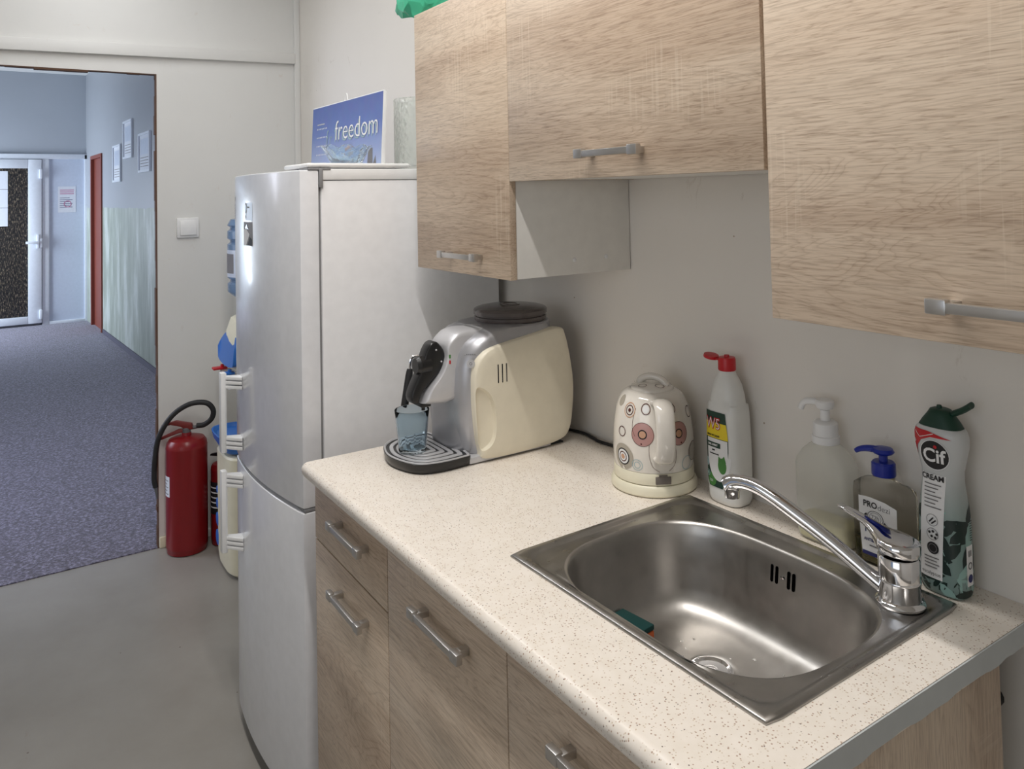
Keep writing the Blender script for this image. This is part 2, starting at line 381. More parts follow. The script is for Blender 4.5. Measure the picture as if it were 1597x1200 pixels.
class Decal:
    """flat print: 2D shapes mapped onto a surface by f(u, v, lift)"""
    def __init__(s): s.bm = bmesh.new(); s.mats = []
    def mi(s, m):
        if m not in s.mats: s.mats.append(m)
        return s.mats.index(m)
    def grid(s, u0, u1, v0, v1, m, lift=0, nu=8, nv=8, clip=None):
        i = s.mi(m); vs = [[s.bm.verts.new((u0+(u1-u0)*a/nu, v0+(v1-v0)*b/nv, lift)) for b in range(nv+1)] for a in range(nu+1)]
        for a in range(nu):
            for b in range(nv):
                s.bm.faces.new((vs[a][b], vs[a+1][b], vs[a+1][b+1], vs[a][b+1])).material_index = i
    def disc(s, u, v, r, m, lift=0, r0=0.0, n=28, ry=None, a0=0, a1=2*pi, k=3):
        i = s.mi(m); ry = r if ry is None else ry; full = abs(a1-a0-2*pi) < 1e-6; rows = []
        for q in range(k+1):
            f = (r0/r) + (1-r0/r)*q/k; f = max(f, 1e-3)
            rows.append([s.bm.verts.new((u+r*f*cos(a0+(a1-a0)*j/n), v+ry*f*sin(a0+(a1-a0)*j/n), lift)) for j in range(n if full else n+1)])
        for a, b in zip(rows, rows[1:]):
            for j in range(n):
                j2 = (j+1) % len(a); s.bm.faces.new((a[j], b[j], b[j2], a[j2])).material_index = i
    def poly(s, pts, m, lift=0):
        f = s.bm.faces.new([s.bm.verts.new((p[0], p[1], lift)) for p in pts]); f.material_index = s.mi(m)
        r = bmesh.ops.triangulate(s.bm, faces=[f])
    def line(s, pts, w, m, lift=0):
        i = s.mi(m); L = []; R = []
        for k, p in enumerate(pts):
            a = Vector(pts[max(k-1, 0)]); b = Vector(pts[min(k+1, len(pts)-1)]); d = (b-a).normalized(); nrm = Vector((-d.y, d.x))*w/2
            L.append(s.bm.verts.new((p[0]+nrm.x, p[1]+nrm.y, lift))); R.append(s.bm.verts.new((p[0]-nrm.x, p[1]-nrm.y, lift)))
        for k in range(len(pts)-1): s.bm.faces.new((L[k], R[k], R[k+1], L[k+1])).material_index = i
    def text(s, txt, size, u, v, m, lift=0, sx=1.0, bold=0.0, align='CENTER', ang=0.0):
        c = bpy.data.curves.new('print', 'FONT'); c.body = txt; c.size = size; c.align_x = align; c.align_y = 'CENTER'; c.offset = bold; c.resolution_u = 3
        o = bpy.data.objects.new('print', c); COL.objects.link(o)
        me = bpy.data.meshes.new_from_object(o.evaluated_get(bpy.context.evaluated_depsgraph_get()))
        t = bmesh.new(); t.from_mesh(me); bpy.data.objects.remove(o); bpy.data.curves.remove(c); bpy.data.meshes.remove(me)
        mt = Matrix.Translation((u, v, lift)) @ Matrix.Rotation(ang, 4, 'Z') @ Matrix.Diagonal((sx, 1, 1, 1))
        merge(s.bm, t, s.mi(m), mt)
    def build(s, name, f, parent, world=False, sub=0.0):
        if sub:
            bmesh.ops.triangulate(s.bm, faces=s.bm.faces[:])
            for _ in range(5):
                es = [e for e in s.bm.edges if e.calc_length() > sub]
                if not es: break
                bmesh.ops.subdivide_edges(s.bm, edges=es, cuts=1); bmesh.ops.triangulate(s.bm, faces=s.bm.faces[:])
        for v in s.bm.verts: v.co = f(v.co.x, v.co.y, v.co.z)
        return build(name, s.bm, s.mats, parent, world=world, recalc=False)
L1 = 0.0004

ZC = 0.8542
# ------------------------------------------------------------------ room shell
XD = -3.06                                        # wall with the doorway
struct('floor', bx(XD-0.0, 2.6, -3.5, 0.0, -0.05, 0.0), 'floor')
struct('ceiling', bx(XD-0.12, 2.6, -3.5, 0.12, 2.72, 2.8), 'ceiling')
struct('wall_back', bx(XD-0.12, 2.6, 0.0, 0.12, -0.05, 2.72), 'wall')
struct('wall_right', bx(2.6, 2.72, -3.62, 0.12, -0.05, 2.8), 'wall')
bm = bmesh.new()                                  # far wall behind the camera, around an assumed window opening
box(bm, XD-0.12, -0.8, -3.62, -3.5, -0.05, 2.8); box(bm, 1.2, 2.6, -3.62, -3.5, -0.05, 2.8)
box(bm, -0.8, 1.2, -3.62, -3.5, -0.05, 0.9); box(bm, -0.8, 1.2, -3.62, -3.5, 2.2, 2.8)
struct('wall_front', bm, 'wall')
bm = bmesh.new()
JY, JT = -0.604, 1.951
box(bm, XD-0.035, XD, JY, 0.0, -0.05, 2.72); box(bm, XD-0.035, XD, -1.65, JY, JT-0.0, 2.72); box(bm, XD-0.035, XD, -3.5, -1.65, -0.05, 2.72)
struct('wall_left', bm, 'wall_w')
# wooden rail over the doorway, rising slightly towards the corner
bm = bmesh.new(); prism(bm, [(-3.4, 1.955), (-0.025, 2.035), (-0.025, 2.082), (-3.4, 2.012)], 0, XD, XD+0.022, 0.003)
struct('trim_1', bm, 'wall_w')
struct('trim_2', bx(XD, XD+0.018, -0.026, 0.0, 0.0, 2.72, bev=0.003), 'wall_w')
# chipped lining of the doorway
bm = bmesh.new()
zz = 0.0; rr = random.Random(3)
while zz < JT:
    h = rr.uniform(0.02, 0.09); d = rr.uniform(0.0015, 0.006)
    box(bm, XD-0.034, XD+0.001, JY-d, JY+0.001, zz, min(zz+h, JT)); zz += h
yy = -1.65
while yy < JY:
    h = rr.uniform(0.03, 0.12); d = rr.uniform(0.001, 0.007)
    box(bm, XD-0.034, XD+0.001, yy, min(yy+h, JY), JT-d, JT+0.001); yy += h
struct('trim_3', bm, 'crust')
struct('trim_4', bx(XD+0.0, XD+0.012, JY+0.002, JY+0.05, 0.0, 0.045, bev=0.004), 'beige')
struct('baseboard_left', bx(XD, XD+0.012, JY+0.05, 0.0, 0.0, 0.034, bev=0.003), 'wall_w')
# corridor
XE = -10.37; 
def ycw(x): return -0.277 + 0.0526*(x - XE)
struct('floor_corridor', bx(XE, XD-0.0, -2.8, 0.4, -0.06, 0.004), 'carpet')
struct('ceiling_corridor', bx(XE-0.1, XD-0.12, -2.8, 0.6, 2.97, 3.05), 'ceiling')
struct('wall_corridor_end', bx(XE-0.12, XE, -2.9, 0.4, -0.05, 3.05), 'hall')
bm = bmesh.new()                                  # right corridor wall with the opening of the brown door
def cwbox(x0, x1, z0, z1):
    vs = []
    poly = [(x0, ycw(x0)), (x1, ycw(x1)), (x1, ycw(x1)+0.12), (x0, ycw(x0)+0.12)]
    prism(bm, poly, 2, z0, z1)
cwbox(XE, -9.95, -0.05, 3.05); cwbox(-9.95, -9.2, 1.96, 3.05); cwbox(-9.2, XD-0.12, -0.05, 3.05)
struct('wall_corridor_right', bm, 'dado')
bm = bmesh.new()                                  # window side of the corridor
for a, b in ((XE, -10.15), (-8.7, -4.9), (-3.4, XD-0.12)): box(bm, a, b, -2.9, -2.8, -0.05, 3.05)
for a, b in ((-10.15, -8.7), (-4.9, -3.4)):
    box(bm, a, b, -2.9, -2.8, -0.05, 0.75); box(bm, a, b, -2.9, -2.8, 2.4, 3.05)
struct('wall_corridor_left', bm, 'hall')
struct('wall_corridor_near', bx(XD-0.14, XD-0.12, -2.9, 0.6, -0.05, 3.05) if False else bx(XD-0.13, XD-0.12, -2.9, -1.65, -0.05, 3.05), 'hall')
bm = bmesh.new()
poly = [(-9.15, ycw(-9.15)-0.012), (XD-0.12, ycw(XD-0.12)-0.012), (XD-0.12, ycw(XD-0.12)+0.002), (-9.15, ycw(-9.15)+0.002)]
prism(bm, poly, 2, 0.0, 0.05); struct('baseboard_corridor', bm, 'skirt')
# white plastic entrance door with its frame and fixed side panel
d1 = thing('door_1', None, None, (XE, -1.2, 0.0)); d1['kind'] = 'structure'
bm = bmesh.new()
box(bm, XE, XE+0.05, -0.30, -0.255, 0.0, 2.0, 0.004); box(bm, XE, XE+0.05, -1.85, -0.255, 1.945, 2.005, 0.004)
box(bm, XE, XE+0.05, -0.735, -0.665, 0.0, 1.945, 0.004); box(bm, XE, XE+0.05, -0.665, -0.30, 0.0, 0.035, 0.004)
build('door_frame', bm, 'upvc', d1)
bm = bmesh.new()
box(bm, XE+0.01, XE+0.07, -0.875, -0.74, 0.03, 1.94, 0.005); box(bm, XE+0.01, XE+0.07, -1.70, -1.60, 0.03, 1.94, 0.005)
box(bm, XE+0.01, XE+0.07, -1.60, -0.875, 1.835, 1.94, 0.005); box(bm, XE+0.01, XE+0.07, -1.60, -0.875, 0.03, 0.115, 0.005)
lf = build('door_leaf', bm, 'upvc', d1)
build('door_glass', bx(XE+0.03, XE+0.045, -1.60, -0.875, 0.115, 1.835), 'ripple', lf)
bm = bmesh.new(); box(bm, XE+0.07, XE+0.10, -0.79, -0.765, 0.90, 1.06, 0.004); box(bm, XE+0.10, XE+0.12, -0.90, -0.765, 0.955, 0.985, 0.005)
build('door_handle', bm, 'upvc', lf)
for z in (0.13, 0.96, 1.77): build('hinge', bx(XE+0.06, XE+0.095, -0.765, -0.735, z-0.055, z+0.055, bev=0.006), 'upvc', d1)
w1 = struct('window_1', bx(XE+0.012, XE+0.03, -0.665, -0.30, 0.035, 1.945), 'panel')
# red brown door further down the corridor, slightly set back
d2 = thing('door_2', None, None, (-9.575, ycw(-9.575), 0)); d2['kind'] = 'structure'
def slab(x0, x1, d0, d1_, z0, z1):
    b = bmesh.new(); prism(b, [(x0, ycw(x0)+d0), (x1, ycw(x1)+d0), (x1, ycw(x1)+d1_), (x0, ycw(x0)+d1_)], 2, z0, z1); return b
build('door_leaf', slab(-9.90, -9.25, 0.02, 0.06, 0.0, 1.92), 'doorred', d2)
bm = slab(-9.25, -9.2, -0.015, 0.12, 0.0, 1.96); merge(bm, slab(-9.95, -9.9, -0.015, 0.12, 0.0, 1.96)); merge(bm, slab(-9.9, -9.25, -0.015, 0.12, 1.92, 1.96))
build('door_frame', bm, 'doorred', d2)

# notices and pictures
def flat_x(x, y0, z0):
    return lambda u, v, l: V(x + l, y0 + u, z0 + v)
n1 = thing('notice', 'white notice with purple print taped on the fixed side panel', 'notice', (XE+0.031, -0.575, 1.31))
d = Decal(); d.grid(0, 0.185, 0, 0.31, 'paper', 0.001, 1, 1)
for k in range(3): d.grid(0.02, 0.165, 0.262-k*0.022, 0.270-k*0.022, 'cerise', 0.002, 1, 1)
for k in range(6): d.grid(0.02, 0.12+0.03*(k % 2), 0.17-k*0.022, 0.175-k*0.022, 'navy', 0.002, 1, 1)
d.disc(0.10, 0.10, 0.04, 'cerise', 0.0025, r0=0.032)
d.build('paper_sheet', lambda u, v, l: V(l, u, v), n1)
for k, lab in enumerate(('topmost white paper sheet on the dark glass of the far door', 'middle white paper sheet on the dark glass of the far door', 'lowest white paper sheet on the dark glass of the far door')):
    z = 1.168 + (2-k)*0.213
    o = build('paper_sheet', bx(XE+0.0455, XE+0.048, -1.24, -1.073, z, z+0.209), 'paper'); tag(recenter(o), lab, 'paper', 'papers on the door glass')
for x0, x1, z0, z1, lab in ((-8.482, -8.07, 1.62, 1.99, 'small framed notice hanging lowest and nearest the brown door'),
                            (-7.926, -7.499, 1.83, 2.19, 'framed notice hanging highest on the corridor wall'),
                            (-7.207, -6.743, 1.675, 2.02, 'framed notice nearest the doorway on the corridor wall')):
    xm = (x0+x1)/2; t = thing('picture_frame', lab, 'picture', (xm, ycw(xm), z0), 0, 'framed notices on the corridor wall')
    a = math.atan(0.0526); wd = (x1-x0)/2; hh = z1-z0
    bm = bmesh.new()
    for q in ((-wd, wd, 0, 0.02), (-wd, wd, hh-0.02, hh), (-wd, -wd+0.02, 0.02, hh-0.02), (wd-0.02, wd, 0.02, hh-0.02)): box(bm, q[0], q[1], -0.018, -0.001, q[2], q[3])
    o = build('frame', bm, 'upvc', t, world=False); o.rotation_euler = (0, 0, a)
    d = Decal(); d.grid(-wd+0.02, wd-0.02, 0.02, hh-0.02, 'paper', 0.006, 1, 1)
    d.grid(-wd+0.06, wd-0.06, hh*0.45, hh*0.85, 'panel', 0.007, 1, 1)
    for k in range(4): d.grid(-wd+0.06, wd-0.07, 0.05+k*0.025, 0.056+k*0.025, 'ink_grey', 0.007, 1, 1)
    o = d.build('sheet', lambda u, v, l: V(u, -l, v), t); o.rotation_euler = (0, 0, a)
# light switch
sw = thing('light_switch', 'square white rocker light switch on the wall beside the doorway', 'switch', (XD, -0.485, 1.264))
build('switch_plate', bx(0, 0.011, -0.044, 0.044, 0, 0.084, bev=0.004), 'white_pl', sw, world=False)
bm = bx(-0.004, 0.004, -0.032, 0.032, -0.031, 0.031, bev=0.002); bmesh.ops.rotate(bm, verts=bm.verts[:], cent=(0,0,0), matrix=Matrix.Rotation(radians(-4), 3, 'Y'))
bmesh.ops.translate(bm, vec=(0.013, 0, 0.042), verts=bm.verts[:]); build('rocker', bm, 'white_pl', sw, world=False)

# ------------------------------------------------------------------ wall cabinets
def bar_handle(cx, z, yf, parent, length=0.17, out=0.028, h=0.011):
    """straight bar on two blocky posts, standing off the front yf towards -y"""
    bm = bmesh.new(); x0, x1 = cx-length/2, cx+length/2
    box(bm, x0+0.002, x1-0.002, yf-out, yf-out+0.008, z-h/2, z+h/2, 0.0012)
    for a in (x0, x1-0.022): box(bm, a, a+0.022, yf-out-0.001, yf-out+0.010, z-h/2-0.002, z+h/2+0.003, 0.0015)
    for a in (x0+0.012, x1-0.024): box(bm, a, a+0.012, yf-out+0.006, yf+0.0005, z-h/2, z+h/2, 0.001)
    return build('handle', bm, 'handle', parent)
YF = -0.3126
def wall_cabinet(label, x0, x1, z0, z1, hx, hz_, yf=YF, side='oak_v', hl=0.17, left_side='oak_v'):
    c = thing('wall_cabinet', label, 'cabinet', ((x0+x1)/2, yf/2, z0))
    yb = yf+0.016
    bm = bmesh.new(); box(bm, x0+0.002, x1-0.002, yb, -0.002, z0+0.002, z0+0.018, 0.0006); box(bm, x0+0.002, x1-0.002, yb, -0.002, z1-0.018, z1-0.001, 0.0006)
    box(bm, x0+0.018, x1-0.018, -0.008, -0.003, z0+0.018, z1-0.018)
    build('carcass', bm, 'white_lam', c)
    build('side_panel', bx(x0+0.001, x0+0.017, yb, -0.002, z0+0.001, z1, bev=0.0006), left_side, c)
    build('side_panel', bx(x1-0.017, x1-0.001, yb, -0.002, z0+0.001, z1, bev=0.0006), side, c)
    dr = build('door', bx(x0, x1, yf, yb-0.001, z0, z1, bev=0.0008), 'oak', c)
    bar_handle(hx, hz_, yf, dr, hl)
    return c
cL = wall_cabinet('tall narrow oak wall cabinet hanging beside the fridge', -1.2065, -0.7945, 1.2505, 1.857, -0.972, 1.2905, side='white_lam', left_side='white_lam', hl=0.165)
cM = wall_cabinet('short wide oak wall cabinet with raised bottom edge above the coffee machine', -0.7935, -0.173, 1.4455, 1.857, -0.469, 1.4855, hl=0.158)
for y, z in ((-0.07, 1.283), (-0.155, 1.281)):     # plastic screw caps on the white side panel
    bm = bmesh.new(); t = bmesh.new(); lathe(t, [(0.0045, 0), (0.0045, 0.0012), (0.003, 0.002)], 12); merge(bm, t, 0, Matrix.Translation((-0.7955, y, z)) @ Matrix.Rotation(pi/2, 4, 'Y')); build('screw_cap', bm, 'white_pl', cL)
cR = wall_cabinet('large oak wall cabinet hanging over the sink and soap bottles', -0.158, 0.442, 1.2555, 1.857, 0.143, 1.296, yf=-0.3235, hl=0.17)

# green plastic bag lying on top of the tall cabinet
bm = bmesh.new(); rr = random.Random(5); rings = []
for k, (r, z) in enumerate(((0.05, 0.0), (0.095, 0.008), (0.115, 0.03), (0.11, 0.06), (0.08, 0.085), (0.03, 0.1))):
    rings.append([V(-1.245+1.25*r*cos(2*pi*i/36)*(1+0.10*sin(5*i*2*pi/36+k)+rr.uniform(-.05,.05)), -0.235+0.72*r*sin(2*pi*i/36)*(1+rr.uniform(-.08,.08)), 1.860+z+(0.012*sin(7*i*2*pi/36+2*k) if 0 < k else 0.0)+ (0.02 if cos(2*pi*i/36) < -0.5 else 0)) for i in range(36)])
loft(bm, rings)
o = build('plastic_bag', bm, 'bag'); tag(recenter(o), 'crumpled green plastic bag lying on top of the tall wall cabinet', 'bag')

# ------------------------------------------------------------------ base cabinets
F0 = -0.58
def plinth_box(bm, x0, x1): box(bm, x0, x1, -0.53, -0.10, 0.0, 0.1)
b1 = thing('base_cabinet', 'narrow oak base cabinet with a drawer over a door beside the fridge', 'cabinet', (-0.99, -0.34, 0))
bm = bmesh.new(); box(bm, -1.178, -0.800, -0.562, -0.095, 0.1, 0.822); plinth_box(bm, -1.17, -0.805); build('carcass', bm, 'oak_v', b1)
dr = build('drawer', bx(-1.178, -0.800, F0, F0+0.016, 0.692, 0.822, bev=0.0008), 'oak', b1); bar_handle(-0.952, 0.771, F0, dr, 0.165)
dr = build('door', bx(-1.178, -0.800, F0, F0+0.016, 0.1, 0.6885, bev=0.0008), 'oak', b1); bar_handle(-0.955, 0.635, F0, dr, 0.165)
b2 = thing('sink_cabinet', 'oak base cabinet with two doors under the sink', 'cabinet', (-0.4, -0.34, 0))
bm = bmesh.new()
box(bm, -0.797, -0.781, -0.562, -0.095, 0.1, 0.822); box(bm, -0.781, -0.028, -0.562, -0.095, 0.1, 0.116); box(bm, -0.781, -0.028, -0.10, -0.095, 0.116, 0.68); plinth_box(bm, -0.79, -0.03)
build('carcass', bm, 'white_lam', b2)
build('side_panel', bx(-0.027, -0.011, -0.562, -0.088, 0.0, 0.823, bev=0.0006), 'oak_v', b2)
for x0, x1, hx in ((-0.7965, -0.4075, -0.578), (-0.4045, -0.0085, -0.195)):
    dr = build('door', bx(x0, x1, F0, F0+0.016, 0.1, 0.822, bev=0.0008), 'oak', b2); bar_handle(hx, 0.760, F0, dr, 0.165)
# waste pipe stub on the wall past the cabinet end
bm = bmesh.new(); tube(bm, [(-0.06, -0.003, 0.715), (-0.06, -0.05, 0.715), (-0.06, -0.052, 0.69)], 0.012, 12)
o = build('pipe_valve', bm, 'black_r'); tag(recenter(o), 'small black pipe valve on the wall behind the base cabinet end', 'valve')

# ------------------------------------------------------------------ worktop with sink cut-out
SXC, SYC, SROT = (-0.5544-0.0615)/2, (-0.478-0.0798)/2, 0.0192
SHX, SHY = 0.2465, 0.1991
def wt_profile(x):
    """cross-section of the postformed board at x; the front edge leans by 0.4 degrees"""
    yf = -0.6 + 0.0075*x
    pts = []
    for k in range(9):
        a = pi/2 + pi/2*k/8; pts.append(V(x, yf+0.014+0.014*cos(a), ZC-0.014+0.014*sin(a)))
    pts += [V(x, yf+0.001, ZC-0.022), V(x, yf+0.006, ZC-0.030), V(x, 0.0-0.0005, ZC-0.030), V(x, -0.0005, ZC)]
    return pts
bm = bmesh.new(); loft(bm, [wt_profile(x) for x in (-1.1781, 0.0)])
bmesh.ops.recalc_face_normals(bm, faces=bm.faces[:])
wt = build('worktop', bm, 'counter'); tag(wt, 'cream speckled worktop with rounded front edge over the base cabinets', 'worktop')
bm = bmesh.new(); box(bm, -SHX+0.014, SHX-0.014, -SHY+0.014, SHY-0.014, -0.1, 0.1)
cut = build('cutter', bm, 'counter'); cut.location = (SXC, SYC, ZC); cut.rotation_euler = (0, 0, SROT)
md = wt.modifiers.new('cut', 'BOOLEAN'); md.operation = 'DIFFERENCE'; md.object = cut; md.solver = 'EXACT'
dg = bpy.context.evaluated_depsgraph_get(); nm = bpy.data.meshes.new_from_object(wt.evaluated_get(dg))
wt.modifiers.clear(); wt.data = nm; bpy.data.objects.remove(cut)
for p in wt.data.polygons: p.use_smooth = True
wt.data.set_sharp_from_angle(angle=radians(30))
# grey-white end strip of the board with its ragged lower edge
bm = bmesh.new(); rr = random.Random(11); top = []; low = []
for k in range(61):
    y = -0.585 + 0.584*k/60; top.append((y, ZC-0.0008)); low.append((y, ZC-0.0275-(0.0012*sin(k*0.43)+0.0008*sin(k*1.1)+rr.uniform(0, 0.0012))))
prism(bm, top + low[::-1], 0, 0.0003, 0.0022)
build('end_strip', bm, 'raw_edge', wt)

# ------------------------------------------------------------------ sink
sk = thing('sink', 'brushed steel inset sink with oval rounded bowl let into the worktop', 'sink', (SXC, SYC, ZC), SROT)
N = 96
def rrect(hx, hy, r, z, cx=0, cy=0):
    """rounded rectangle sampled by angle so that all rings line up"""
    out = []
    for i in range(N):
        a = 2*pi*(i+0.5)/N; c, s = cos(a), sin(a)
        # march along the ray to the rounded rectangle
        lo, hi = 0.0, 1.0
        def inside(t):
            x, y = abs(t*c), abs(t*s)
            if x > hx or y > hy: return False
            dx, dy = x-(hx-r), y-(hy-r)
            return not (dx > 0 and dy > 0 and dx*dx+dy*dy > r*r)
        for _ in range(30):
            m = (lo+hi)/2
            if inside(m): lo = m
            else: hi = m
        out.append(V(cx+lo*c, cy+lo*s, z))
    return out
def sell(hx, hy, e, z, cx, cy):
    out = []
    for i in range(N):
        a = 2*pi*(i+0.5)/N; c, s = cos(a), sin(a)
        t = 1/((abs(c)/hx)**e + (abs(s)/hy)**e)**(1/e); out.append(V(cx+t*c, cy+t*s, z))
    return out
ox, oy = -0.302-SXC, -0.297-SYC                    # bowl opening centre, local
bm = bmesh.new()
rings = [rrect(SHX, SHY, 0.004, 0.0004), rrect(SHX, SHY, 0.004, 0.0022), rrect(SHX-0.002, SHY-0.002, 0.005, 0.0042), rrect(SHX-0.009, SHY-0.009, 0.012, 0.0046),
         rrect(SHX-0.013, SHY-0.013, 0.030, 0.0044), rrect(SHX-0.0165, SHY-0.0165, 0.034, 0.0010), rrect(SHX-0.021, SHY-0.021, 0.038, 0.0004)]
lo1, lo2 = rings[-1], sell(0.215, 0.170, 3.0, 0.0018, ox, oy)
rings.append([a.lerp(b, 0.5) for a, b in zip(lo1, lo2)]); rings.append(lo2)
rim = loft(bm, rings, 0, False, False)
build('rim', bm, 'steel_rim', sk, world=False, angle=50, recalc=False)
DX, DY = -0.335-SXC, -0.268-SYC
bm = bmesh.new()
brings = [sell(0.215, 0.170, 3.0, 0.0018, ox, oy), sell(0.212, 0.167, 3.0, 0.0008, ox, oy), sell(0.2095, 0.1645, 3.0, -0.004, ox, oy), sell(0.206, 0.161, 3.0, -0.02, ox, oy), sell(0.200, 0.156, 3.0, -0.06, ox, oy),
          sell(0.193, 0.150, 3.0, -0.10, ox, oy), sell(0.186, 0.143, 3.0, -0.118, ox, oy), sell(0.172, 0.130, 3.0, -0.131, ox, oy), sell(0.15, 0.11, 2.9, -0.139, ox, oy), sell(0.11, 0.08, 2.5, -0.143, ox, oy),
          sell(0.042, 0.042, 2.0, -0.146, DX, DY), sell(0.036, 0.036, 2.0, -0.148, DX, DY), sell(0.033, 0.033, 2.0, -0.152, DX, DY)]
loft(bm, brings, 0, False, True)
build('bowl', bm, 'steel', sk, world=False, angle=60, recalc=False)
for o_ in (): pass
bm = bmesh.new(); lathe(bm, [(0.0, -0.1515), (0.014, -0.1505), (0.024, -0.1475), (0.029, -0.1435), (0.032, -0.1433), (0.034, -0.1462)][::1], 40, DX, DY)
lathe(bm, [(0.010, -0.150), (0.010, -0.143), (0.006, -0.141), (0.0001, -0.141)], 20, DX, DY)
build('drain_strainer', bm, 'chrome', sk, world=False)
bm = bmesh.new()                                   # overflow slots in the back wall of the bowl
for dx, w_ in ((-0.020, 0), (-0.011, 0), (0.011, 0), (0.020, 0)):
    t = bmesh.new(); prof = []
    for k in range(12):
        a = pi*k/11; prof.append((0.0026*cos(a), 0.0105+0.0026*sin(a)))
    for k in range(12):
        a = pi+pi*k/11; prof.append((0.0026*cos(a), -0.0105+0.0026*sin(a)))
    prism(t, prof, 1, -0.0006, 0.0004); merge(bm, t, 0, Matrix.Translation((dx, 0, 0)))
t = bmesh.new(); lathe(t, [(0.0036, 0), (0.003, 0.0016), (0.0005, 0.002)], 14); merge(bm, t, 1, Matrix.Rotation(pi/2, 4, 'X'))
o = build('overflow', bm, ['void', 'chrome'], sk, world=False)
o.location = (0.006, oy+0.1588, -0.036); o.rotation_euler = (radians(-7), 0, -0.02)
# water drops on the steel
bm = bmesh.new(); rr = random.Random(9)
for k in range(26):
    x = rr.uniform(-0.13, 0.12); y = rr.uniform(0.02, 0.11) ; r = rr.uniform(0.0012, 0.0028)
    # drop on the bowl floor
    t = bmesh.new(); bmesh.ops.create_uvsphere(t, u_segments=10, v_segments=6, radius=r); merge(bm, t, 0, Matrix.Translation((ox+x, oy+y*0.9, -0.1420+0.0001+ (0.003 if abs(x) > .1 or abs(y) > .08 else 0))) @ Matrix.Diagonal((1.2, 1, 0.45, 1)))
tag(build('water_drops', bm, glass('water_drop', (1,1,1,1), 0.0, 1.33), sk, world=False), kind='stuff')

# faucet
FX, FY = -0.117, -0.129
fz = ZC + 0.0018
fa = thing('faucet', 'chrome single lever mixer tap standing on the back corner of the sink', 'tap', (FX, FY, fz))
bm = bmesh.new(); lathe(bm, [(0.031, 0), (0.032, 0.003), (0.030, 0.006), (0.0265, 0.008), (0.0265, 0.030), (0.0272, 0.031), (0.0272, 0.033), (0.0265, 0.034), (0.0268, 0.062), (0.0255, 0.064)], 48)
build('tap_body', bm, 'chrome', fa, world=False)
d3 = V(-0.957, -0.291, 0)
def sp(r, z): return d3*r + V(0, 0, z-fz)
bm = bmesh.new(); pts = spline([sp(0.015, 0.868), sp(0.03, 0.875), sp(0.087, 0.911), sp(0.142, 0.941), sp(0.185, 0.962), sp(0.213, 0.969), sp(0.236, 0.967), sp(0.246, 0.960)], 5)
tube(bm, pts, [0.0105 if i < len(pts)-8 else 0.0105 + 0.0005*(i-len(pts)+8) for i in range(len(pts))], 20)
so = build('spout', bm, 'chrome', fa, world=False, angle=60)
bm = bmesh.new(); c_ = sp(0.240, 0.0)
lathe(bm, [(0.0085, 0.942-fz), (0.0115, 0.943-fz), (0.0115, 0.951-fz), (0.0125, 0.953-fz), (0.0125, 0.962-fz), (0.011, 0.966-fz)], 24, c_.x, c_.y)
build('aerator', bm, 'chrome', so, world=False)
# lever cap: slanted top and long thin arm
ld = V(-0.996, 0.09, 0).normalized(); lw = V(-ld.y, ld.x, 0); secs = []
for r, zb, zt, wd in ((-0.0284, 0.0675, 0.0815, 0.004), (-0.026, 0.0660, 0.0830, 0.0125), (-0.020, 0.0655, 0.0842, 0.0205), (-0.010, 0.0655, 0.0856, 0.0268), (0.0, 0.0655, 0.0868, 0.0285), (0.010, 0.0655, 0.0880, 0.0266),
                      (0.018, 0.0660, 0.0890, 0.0222), (0.024, 0.0690, 0.0900, 0.0185), (0.030, 0.0745, 0.0912, 0.0150), (0.038, 0.0815, 0.0930, 0.0118), (0.050, 0.0875, 0.0955, 0.0090), (0.065, 0.0915, 0.0980, 0.0075), (0.082, 0.0945, 0.1002, 0.0068), (0.093, 0.0958, 0.1010, 0.0062), (0.0975, 0.0970, 0.1000, 0.0035)):
    zc_, hh_ = (zb+zt)/2, (zt-zb)/2
    secs.append([ld*r + lw*(wd*math.copysign(abs(cos(2*pi*j/24))**0.55, cos(2*pi*j/24))) + V(0, 0, zc_ + hh_*math.copysign(abs(sin(2*pi*j/24))**0.55, sin(2*pi*j/24))) for j in range(24)])
bm = bmesh.new(); loft(bm, secs)
build('lever', bm, 'chrome', fa, world=False, angle=60)
# sponge in the bowl
sg = thing('sponge', 'dark green and orange scouring sponge lying in the sink bowl', 'sponge', (-0.452, -0.322, ZC-0.1395), 0.12)
bm = bmesh.new(); box(bm, -0.033, 0.033, -0.019, 0.019, 0.0035, 0.024, 0.003); build('foam', bm, 'sponge_o', sg, world=False)
bm = bmesh.new(); box(bm, -0.033, 0.033, -0.019, 0.019, 0.0243, 0.033, 0.002); build('scourer_pad', bm, 'sponge_g', sg, world=False)

